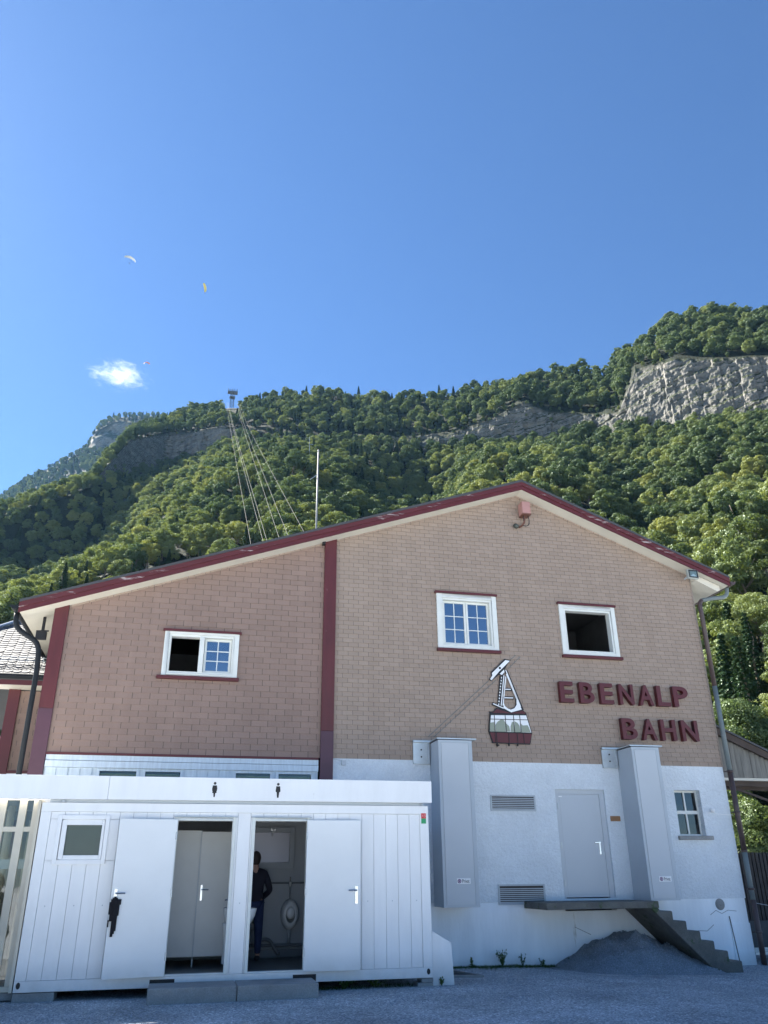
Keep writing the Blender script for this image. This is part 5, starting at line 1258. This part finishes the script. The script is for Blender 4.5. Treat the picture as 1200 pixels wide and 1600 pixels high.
# ------------------------------------------------------------------ glazed link at the left
t = thing('glazed_link', 'cream framed glazed entrance screen left of the white container', 'glass screen', (-4, 13.85, .1))
b = MB(); yg = 13.82
for x, hw in ((-2.205, .035), (-2.385, .055), (-2.68, .06), (-3.3, .06), (-3.9, .06), (-4.7, .06), (-5.5, .06), (-6.3, .06), (-7.1, .06), (-7.9, .06), (-8.87, .06)):
    b.box(x - hw, x + hw, yg, yg + .08, .19, 2.66)
b.box(-2.16, -2.115, yg - .10, yg + .08, .12, 2.66)
for z0, z1 in ((.12, .188), (2.21, 2.28)): b.box(-8.93, -2.165, yg + .006, yg + .075, z0, z1)
b.build('frame', CREAMF, t, bevel=.003)
b = MB(); b.box(-8.9, -2.2, yg + .03, yg + .038, .19, 2.21); b.box(-8.9, -2.2, yg + .03, yg + .038, 2.28, 2.66); b.build('pane', GLASS_C, t)
b = MB(); b.box(-8.9, -2.2, yg + .045, yg + .05, 1.70, 1.83); b.build('film_strip', mat('frosted_film', (.45, .48, .48), .4), t)
b = MB(); b.box(-9, -2.12, 13.85, 16.25, 2.66, 2.80); b.build('roof', WHITE, t)
b = MB(); b.box(-9, -2.2, 16.2, 16.3, 0, 2.66); b.build('back_wall', mat('link_wall', (.30, .28, .25), .8, var=.2), t)
b = MB(); b.box(-2.10 - .03, -2.115 + .0, 13.9, 16.2, .1, 2.66); b.build('side_wall', CREAM, t)
b = MB(); b.box(-9, -2.12, 13.84, 16.2, .02, .11); b.build('floor', CONC, t)
b = MB()
for x0, x1, z0, z1, m_ in ((-3.0, -2.75, 1.9, 2.5, 0), (-3.5, -3.1, .2, 1.5, 0), (-2.62, -2.40, .15, 2.5, 1)): b.box(x0, x1, 16.0, 16.19, z0, z1, m_)
b.build('inner_panels', [MAROON_C, CREAMF], t)
b = MB(); b.tube([(-2.75, 15.0, .1), (-2.75, 15.0, 2.66)], .06, 12); b.build('column', CREAMF, t)

# ------------------------------------------------------------------ side wing behind on the left
t = thing('side_wing', 'lower wing with grey shingled roof, maroon post and pinkish shingle wall at the left edge', 'building', (-3.6, 19, 0))
b = MB()
for i in range(18): 
    z = 3.66 + i * .112
    if z > 5.25: break
    b.face([(-3.74, 19 - .014, z), (-2.9, 19 - .014, z), (-2.9, 19, z + .112), (-3.74, 19, z + .112)]); b.face([(-3.74, 19, z), (-2.9, 19, z), (-2.9, 19 - .014, z), (-3.74, 19 - .014, z)])
b.build('shingle_wall', C_SHL, t)
b = MB(); b.box(-3.95, -2.9, 19.005, 27, 0, 5.4); b.build('masonry_shell', DARK, t)
b = MB(); b.box(-3.96, -3.72, 18.95, 19.06, 0, 5.36); b.build('corner_post', MAROON_C, t, bevel=.005)
b = MB(); b.box(-3.72, -2.9, 18.96, 19.004, 3.60, 3.66); b.build('trim_board', MAROON_C, t)
b = MB(); b.box(-3.72, -2.9, 18.98, 19.004, 0, 3.60); b.build('plaster_wall', PLINTH, t)
b = MB(); b.box(-7.5, -2.9, 18.50, 18.53, 5.37, 5.47); b.build('eaves_board', MAROON_C, t)
b = MB(); b.box(-7.5, -2.9, 18.53, 19.0, 5.36, 5.39); b.build('soffit', CREAM, t)
b = MB(); b.tube([(-7.5, 18.44, 5.54), (-2.95, 18.44, 5.54)], .06, 10); b.build('gutter', BLACKP, t)
b = MB(); rs = random.Random(2); sl = (7.75 - 5.58) / (21.9 - 18.5)
rows_ = 26
for i in range(rows_):
    y = 18.46 + i * (3.5 / rows_); z = 5.56 + (y - 18.46) * sl; xo = (i % 2) * .09; xl = -6.4 + (i / rows_) * 1.95
    x = xl + xo
    while x < -2.95:
        j_ = rs.uniform(-.008, .008); w_ = .172; yy = y + j_; P = []
        for u, dd in ((0, .0), (.2, -.045), (.5, -.062), (.8, -.045), (1, 0)): P.append((x + u * w_, yy + dd, z + dd * sl + .036 + rs.uniform(0, .004)))
        P += [(x + w_, yy + .19, z + .19 * sl + .014), (x, yy + .19, z + .19 * sl + .014)]
        b.face(P); 
        for q in range(4): a_, c_ = P[q], P[q + 1]; b.face([a_, (a_[0], a_[1], a_[2] - .022), (c_[0], c_[1], c_[2] - .022), c_])
        x += .18
b.build('roof_tiles', TILE, t)
b = MB(); b.face([(-7.4, 18.46, 5.55), (-2.9, 18.46, 5.55), (-2.9, 21.96, 5.55 + 3.5 * sl), (-4.45, 21.96, 5.55 + 3.5 * sl), (-6.4, 18.46, 5.55)]); b.face([(-6.6, 18.46, 5.5), (-4.5, 21.96, 5.5 + 3.5 * sl), (-6.6, 25.4, 5.5)]); b.face([(-4.45, 21.96, 5.5 + 3.5 * sl), (-2.9, 21.96, 5.5 + 3.5 * sl), (-2.9, 25.4, 5.5), (-6.6, 25.4, 5.5)])
rb = b.build('roof', ROOFM, t)
b = MB(); b.tube([(-6.55, 18.44, 5.6), (-4.45, 21.96, 5.62 + 3.5 * sl), (-2.9, 21.96, 5.62 + 3.5 * sl)], .05, 8); b.build('hip_flashing', GALV, t)
b = MB(); 
for k in range(12): x = -4.9 + k * .17; b.bar((x, 19.05, 5.56 + .59 * sl + .05), (x, 19.0, 5.56 + .56 * sl + .19), .012)
for h in (.10, .17): b.tube([(-5.2, 19.02, 5.56 + .56 * sl + h), (-2.95, 19.02, 5.56 + .56 * sl + h)], .009, 6)
b.build('snow_guard', GALV, t)
# small red-roofed house far left
hx, hy = at(-14, 1150, 60).x, 60
t = thing('small_house', 'distant pink and white gabled house at the left picture edge', 'house', (hx, hy, 0))
b = MB(); zt = at(0, 1195, 60).z; b.box(hx - 5, hx + .6, hy, hy + 8, 0, zt); b.build('wall', WHITE, t)
b = MB(); za = at(0, 1120, 60).z; b.prism([(hx - 5, zt), (hx + .6, zt), (hx - 1.2, za - .25)], hy - .01, hy + 8); b.build('gable', mat('pink_boards', (.55, .30, .27), .7), t)
b = MB(); b.prism([(hx - 1.2, za), (hx + 1.2, zt - .1), (hx + 1.2, zt - .35), (hx - 1.2, za - .28)], hy - .4, hy + 8.4); b.prism([(hx - 1.2, za), (hx - 5.6, zt - .1), (hx - 5.6, zt - .35), (hx - 1.2, za - .28)], hy - .4, hy + 8.4); b.build('roof', REDH, t)
b = MB(); b.box(hx - .9, hx - .1, hy - .05, hy - .01, zt + .3, zt + 1.1); b.build('window', DARK, t)

# ------------------------------------------------------------------ wooden shed and fence on the right
t = thing('wooden_annex', 'weathered grey board annex with sloping brown roof edge right of the building', 'shed', (13, 17.5, 3.5))
yA = 17.5; zc = lambda x: 4.62 - (x - 12.3) * .43
b = MB(); x = 11.9; rs = random.Random(4)
while x < 14.45:
    b.box(x, x + .125, yA - rs.uniform(0, .012), yA + .03, 3.62 - .0 * x, zc(x + .06) + .02); x += .131
b.build('board_cladding', WOOD, t)
b = MB(); b.prism([(11.7, zc(11.7) + .0), (14.6, zc(14.6)), (14.6, zc(14.6) + .17), (11.7, zc(11.7) + .17)], yA - .12, yA - .06); b.build('verge_board', WOOD_D, t)
b = MB(); b.prism([(11.7, zc(11.7) + .17), (14.66, zc(14.66) + .17), (14.66, zc(14.66) + .22), (11.7, zc(11.7) + .22)], yA - .16, yA + 1.2); b.build('roof', ROOFM, t)
b = MB(); b.box(11.9, 14.5, yA - .0, yA + 1.1, 3.56, 3.617); b.build('floor_deck', CREAM, t)
b = MB(); b.box(11.9, 14.5, yA + .12, yA + .22, 3.45, 3.558); b.box(11.9, 14.5, yA + 1.0, yA + 1.1, 3.45, 3.558); b.box(14.38, 14.5, yA + .12, yA + .24, -.2, 3.45); b.bar((12.6, yA + .18, 3.45), (14.38, yA + .18, 2.9), .05); b.build('beam', WOOD_D, t)
t = thing('slat_fence', 'dark vertical slat fence behind the right downpipe', 'fence', (14, 20, 0))
b = MB(); x = 12.4; yF_ = 20.0; zt = at(1190, 1332, yF_).z
while x < 22: b.box(x, x + .088, yF_, yF_ + .03, .45, zt + rs.uniform(-.01, .01)); x += .115
b.build('slats', SLAT, t)
b = MB(); b.box(12.4, 22, yF_ + .031, yF_ + .08, .7, .8); b.box(12.4, 22, yF_ + .031, yF_ + .08, 1.9, 2.0); b.build('rail', SLAT, t)
for x in (12.5, 15, 17.5, 20): b = MB(); b.box(x, x + .1, yF_ + .08, yF_ + .18, -.2, zt - .05); b.build('post', SLAT, t)
b = MB(); b.box(12.4, 22, yF_ - .02, yF_ + .2, -.3, .45); b.box(12.4, 22, yF_ + .09, yF_ + .12, .45, 1.95); b.build('base_and_backing', mat('dark_base', (.09, .09, .09), .9, var=.2), t)  # includes a dark sheet added behind the slats to hide sunlit ground
b = MB(); p0 = Vector((PX, 16.25, 1.0)); p1 = Vector((14.8, 18.5, .75)); b.tube([p0, (p0 + p1) / 2 - Vector((0, 0, .05)), p1], .006, 6); o = b.build('hanging_wire', GALV); tag(o, 'thin wire running right from the downpipe in front of the slat fence', 'wire')
b = MB(); 
for k in range(3): b.box(12.0 + k * .1, 13.6, 16.9 + k * .22, 17.0 + k * .22, -.02, .03 + .02 * k)
o = b.build('metal_strips', GALV); tag(o, 'bright metal strips lying on the ground right of the downpipe', 'metal strips')

# ------------------------------------------------------------------ cable car tower and cables
a_, e_ = azel(362, 634); rT = 596; TP = Vector((rT * sin(a_), rT * cos(a_), EYE + rT * tan(e_) + 4))
t = thing('cable_support_tower', 'steel lattice cable support tower on the ridge', 'tower', tuple(TP))
b = MB(); s = 1.8
TWM = mat('tower_steel', (.09, .10, .11), .6)
for i in (-1, 1):
    for j in (-1, 1): b.bar((TP.x + i * s, TP.y + j * s, TP.z - 18), (TP.x + i * s * .8, TP.y + j * s * .8, TP.z + 9), .3)
for k in range(5):
    z0 = TP.z - 6 + k * 3; 
    for j in (-1, 1): b.bar((TP.x - s, TP.y + j * s * .9, z0), (TP.x + s, TP.y + j * s * .9, z0 + 3), .16); b.bar((TP.x + s, TP.y + j * s * .9, z0), (TP.x - s, TP.y + j * s * .9, z0 + 3), .16); b.bar((TP.x - s, TP.y + j * s * .9, z0), (TP.x + s, TP.y + j * s * .9, z0), .16)
b.build('lattice_mast', TWM, t)
b = MB(); b.box(TP.x - 4.2, TP.x + 4.2, TP.y - 2, TP.y + 2, TP.z + 8.6, TP.z + 9.8); b.box(TP.x - 2.3, TP.x + 2.3, TP.y - 2, TP.y + 2, TP.z + 3.8, TP.z + 4.6); b.build('platform', TWM, t)
b = MB()
for i in (-3.6, -.3, 1.4, 3.6): b.bar((TP.x + i, TP.y, TP.z + 9.8), (TP.x + i * 1.05, TP.y, TP.z + 13.2), .4)
b.bar((TP.x - 3.6, TP.y, TP.z + 12), (TP.x + 3.6, TP.y, TP.z + 11.6), .22); b.build('gantry', TWM, t)
CB = [((393.5, 852), -4.2, 1.6, 'leftmost'), ((413, 846.5), -3.5, 1.6, 'second'), ((419, 845.6), -2.8, 1.7, 'third'), ((438.4, 841), 4.6, 1.8, 'fourth'), ((453, 837.5), 5.6, 2.0, 'fifth'), ((479, 831), 6.9, 2.4, 'rightmost')]
CM = mat('steel_cable', (.020, .022, .024), .8, metal=.0)
for (px, py), dx, sag, nm in CB:
    d0 = at(px, py, 40); top = TP + Vector((dx, 0, -1.0)); dirn = (d0 - top); st = top + dirn * 1.03
    pts = []
    for i in range(41):
        u = i / 40; p = st + (top - st) * u; p.z -= sag * 4 * u * (1 - u); pts.append(p)
    b = MB(); b.tube(pts, [.009 + .028 * (i / 40) for i in range(41)], 6)
    o = b.build('steel_cable', CM, smooth=True); tag(o, nm + ' of the six pale cables rising from behind the roof to the ridge tower', 'cable', group='cables of the cable car')

# ------------------------------------------------------------------ paragliders
def paraglider(px, py, dist, span, m_, label, plabel, heading, bank):
    d = ray(px, py).normalized(); P = Vector((0, 0, EYE)) + d * dist
    t = thing('paraglider', label, 'paraglider', tuple(P)); t.rotation_euler = (0, bank, heading)
    b = MB(); n = 24; P0 = []
    for i in range(n + 1):
        a = -1.05 + 2.1 * i / n; ch = .28 * span * math.sqrt(max(.05, 1 - (a / 1.22) ** 2)) ; x = sin(a) * span * .52; z = cos(a) * span * .42 - span * .42
        prof = [(0, 0), (.15, .09), (.4, .11), (1, 0), (.4, -.015), (.1, -.02)]
        P0.append([(x, (u - .4) * ch, z + w_ * ch * .9) for u, w_ in prof])
    for i in range(n):
        for k in range(6):
            k2 = (k + 1) % 6; b.face([P0[i][k], P0[i + 1][k], P0[i + 1][k2], P0[i][k2]])
    b.build('wing', m_, t, smooth=True, world=False)
    b = MB(); 
    for i in range(2, n - 1, 3): b.tube([P0[i][4], (.0, 0, -span * .62)], .012, 4)
    b.build('lines', BLACK, t, world=False)
    q = person(plabel, tuple(P + Vector((0, 0, -span * .62 - 1.35))), heading, 1.75, NAVY, TROUS, HAIR, arms='up', seated=True)
    return t
paraglider(204, 402, 720, 10.5, WFAB, 'white crescent paraglider wing, highest of the three in the sky', 'pilot in dark clothes seated below the highest white paraglider', R(20), R(6))
paraglider(321, 450, 900, 10.5, YELLOW, 'small yellow paraglider wing banking steeply, right of the other two', 'pilot in dark clothes below the steeply banked yellow paraglider', R(60), R(62))
paraglider(229, 566, 1100, 10.5, ORANGE, 'tiny orange and white paraglider wing beside the little cloud', 'pilot in dark clothes below the tiny orange paraglider', R(40), R(-25))

# ------------------------------------------------------------------ weeds
def weed(seed, h, n, spread):
    r_ = random.Random(seed); b = MB()
    for k in range(n):
        a = r_.uniform(0, 6.28); e = Vector((cos(a) * spread * r_.random(), sin(a) * spread * r_.random() * .6, h * r_.uniform(.5, 1)))
        m_ = e * .5 + Vector((0, 0, h * .1)); b.tube([(0, 0, -.02), m_, e], [.004, .003, .002], 4)
        for q in range(7):
            u = r_.uniform(.25, 1); c = m_ * (2 * u * (1 - u)) + e * u * u; V = []; Fc = []
            leaf_quad(V, Fc, c + Vector((r_.gauss(0, .01), r_.gauss(0, .01), 0)), Vector((r_.random() - .5, -.5, .5)), .013 + .006 * r_.random(), r_); b.face(V)
    return b
for i, (x, y, h, n, sp, lb) in enumerate(((6.05, 16.15, .30, 26, .14, 'tallest bushy green weed at the foot of the white plinth'), (4.95, 16.1, .24, 7, .10, 'spindly weed at the plinth near the white side board'), (5.45, 16.15, .17, 8, .08, 'low leafy weed between the spindly and the bushy weed'), (6.45, 16.15, .22, 9, .10, 'thin weed just right of the tallest bushy weed'), (6.85, 16.15, .15, 8, .1, 'short weed at the plinth halfway to the landing'), (7.4, 16.15, .16, 7, .05, 'small weed tuft below the left end of the landing'), (4.12, 13.72, .14, 8, .09, 'small weeds in front of the white side board'), (2.6, 13.85, .15, 16, .2, 'weeds growing in the gap under the right part of the container'), (3.1, 13.9, .13, 12, .2, 'weeds in the gap beside the stacked paving stones'))):
    o = weed(60 + i, h, n, sp).build('weed', GRASS, world=False); o.location = (x, y, gz(x)); tag(o, lb, 'weed')
gb = MB(); rs = random.Random(12)
for k in range(4200):
    u = rs.random(); x = 4.4 + 3.3 * u if u < .82 else rs.uniform(1.9, 3.7); y = (16.27 - abs(rs.gauss(0, .13 + .2 * max(0, noise.noise(Vector((x * 2.2, 0, 3))))))) if u < .82 else rs.uniform(13.75, 14.1)
    if u >= .82: pass
    hgt = rs.uniform(.01, .045) * (1 + 1.2 * max(0, noise.noise(Vector((x * 5, 0, 9))))); a = rs.uniform(0, 6.28); z = gz(x) - .005; dx, dy = cos(a) * .006, sin(a) * .006; lx, ly = rs.gauss(0, .015), rs.gauss(0, .015)
    gb.face([(x - dx, y - dy, z), (x + dx, y + dy, z), (x + lx, y + ly, z + hgt)])
o = gb.build('grass_fringe', GRASS); tag(o, 'low grass and moss along the foot of the white plinth', 'grass', kind='stuff')
# loose stones on the yard
sb = MB(); rs = random.Random(31)
for k in range(9000):
    x, y = rs.uniform(-4, 13), rs.uniform(11.8, 16.2)
    if -2.2 < x < 4.05 and y > 13.6 or (7 < x < 10.9 and y > 14.6): continue
    s_ = rs.uniform(.006, .014) * (1.6 if rs.random() < .05 else 1); z = gz(x) + .006; a = rs.uniform(0, 6.28); n_ = len(sb.v)
    for i in range(4): sb.v.append((x + cos(a + i * 1.57) * s_ * rs.uniform(.7, 1.3), y + sin(a + i * 1.57) * s_ * rs.uniform(.7, 1.3), z - .004))
    sb.v.append((x, y, z + s_ * .8))
    for i in range(4): sb.f.append((n_ + i, n_ + (i + 1) % 4, n_ + 4)); sb.m.append(0)
for k in range(2600):
    h_ = rs.choice(HEAP)
    if h_.z < gz(h_.x) + .03 or h_.y > 16.2: continue
    x, y, z = h_.x + rs.uniform(-.02, .02), h_.y + rs.uniform(-.02, .02), h_.z; s_ = rs.uniform(.007, .016) * (1.8 if rs.random() < .06 else 1); n_ = len(sb.v); a = rs.uniform(0, 6.28)
    for i in range(4): sb.v.append((x + cos(a + i * 1.57) * s_ * rs.uniform(.7, 1.3), y + sin(a + i * 1.57) * s_ * rs.uniform(.7, 1.3), z - .004))
    sb.v.append((x, y, z + s_ * .9))
    for i in range(4): sb.f.append((n_ + i, n_ + (i + 1) % 4, n_ + 4)); sb.m.append(0)
STN = mat('stone_chips', (.30, .33, .36), .9, var=.35, vscale=40)
o = sb.build('loose_gravel', STN); tag(o, 'loose grey stone chips scattered over the yard', 'gravel', kind='stuff')

# ------------------------------------------------------------------ small cloud
def cloud(px, py, dist, sx_, sy_, sz_, dens, label, seed, thr):
    d = ray(px, py).normalized(); P = Vector((0, 0, EYE)) + d * dist
    bm_ = bmesh.new(); bmesh.ops.create_icosphere(bm_, subdivisions=3, radius=1); me = bpy.data.meshes.new('cloud'); bm_.to_mesh(me); bm_.free()
    mt = bpy.data.materials.new('cloud_vapour'); mt.use_nodes = True; N = mt.node_tree.nodes; L = mt.node_tree.links; N.remove(N['Principled BSDF'])
    pv = N.new('ShaderNodeVolumePrincipled'); pv.inputs['Color'].default_value = (1, 1, 1, 1); pv.inputs['Anisotropy'].default_value = .3
    tc = N.new('ShaderNodeTexCoord'); nz = N.new('ShaderNodeTexNoise'); nz.inputs['Scale'].default_value = 2.6; nz.inputs['Detail'].default_value = 10; nz.inputs['Roughness'].default_value = .74; nz.inputs['Distortion'].default_value = 1.2
    mp = N.new('ShaderNodeMapping'); mp.inputs['Location'].default_value = (seed, 0, 0); L.new(tc.outputs['Object'], mp.inputs[0]); L.new(mp.outputs[0], nz.inputs['Vector'])
    ln = N.new('ShaderNodeVectorMath'); ln.operation = 'LENGTH'; L.new(tc.outputs['Object'], ln.inputs[0])
    m1 = N.new('ShaderNodeMath'); m1.operation = 'MULTIPLY_ADD'; m1.inputs[1].default_value = -.28; L.new(ln.outputs['Value'], m1.inputs[0]); L.new(nz.outputs['Fac'], m1.inputs[2])
    mr = N.new('ShaderNodeMapRange'); mr.inputs['From Min'].default_value = thr; mr.inputs['From Max'].default_value = thr + .30; mr.inputs['To Max'].default_value = dens; L.new(m1.outputs[0], mr.inputs['Value'])
    L.new(mr.outputs[0], pv.inputs['Density']); L.new(pv.outputs[0], N['Material Output'].inputs['Volume'])
    me.materials.append(mt); o = bpy.data.objects.new('cloud', me); COL.objects.link(o); o.location = P; o.scale = (sx_, sy_, sz_); o.rotation_euler = (0, R(18), R(-10))
    tag(o, label, 'cloud')
cloud(188, 586, 3200, 145, 40, 82, .020, 'single small wispy white cloud left above the ridge', 3.1, .34)

# ------------------------------------------------------------------ haze: one closed box of thin air
b = MB(); b.box(-1560, 1560, -560, 2250, -11, 960)
hm = bpy.data.materials.new('haze_air'); hm.use_nodes = True; N = hm.node_tree.nodes; N.remove(N['Principled BSDF'])
pv = N.new('ShaderNodeVolumePrincipled'); pv.inputs['Color'].default_value = (.30, .60, 1, 1); pv.inputs['Density'].default_value = .000032; pv.inputs['Anisotropy'].default_value = .25
hm.node_tree.links.new(pv.outputs[0], N['Material Output'].inputs['Volume'])
tag(b.build('haze', hm), kind='stuff')
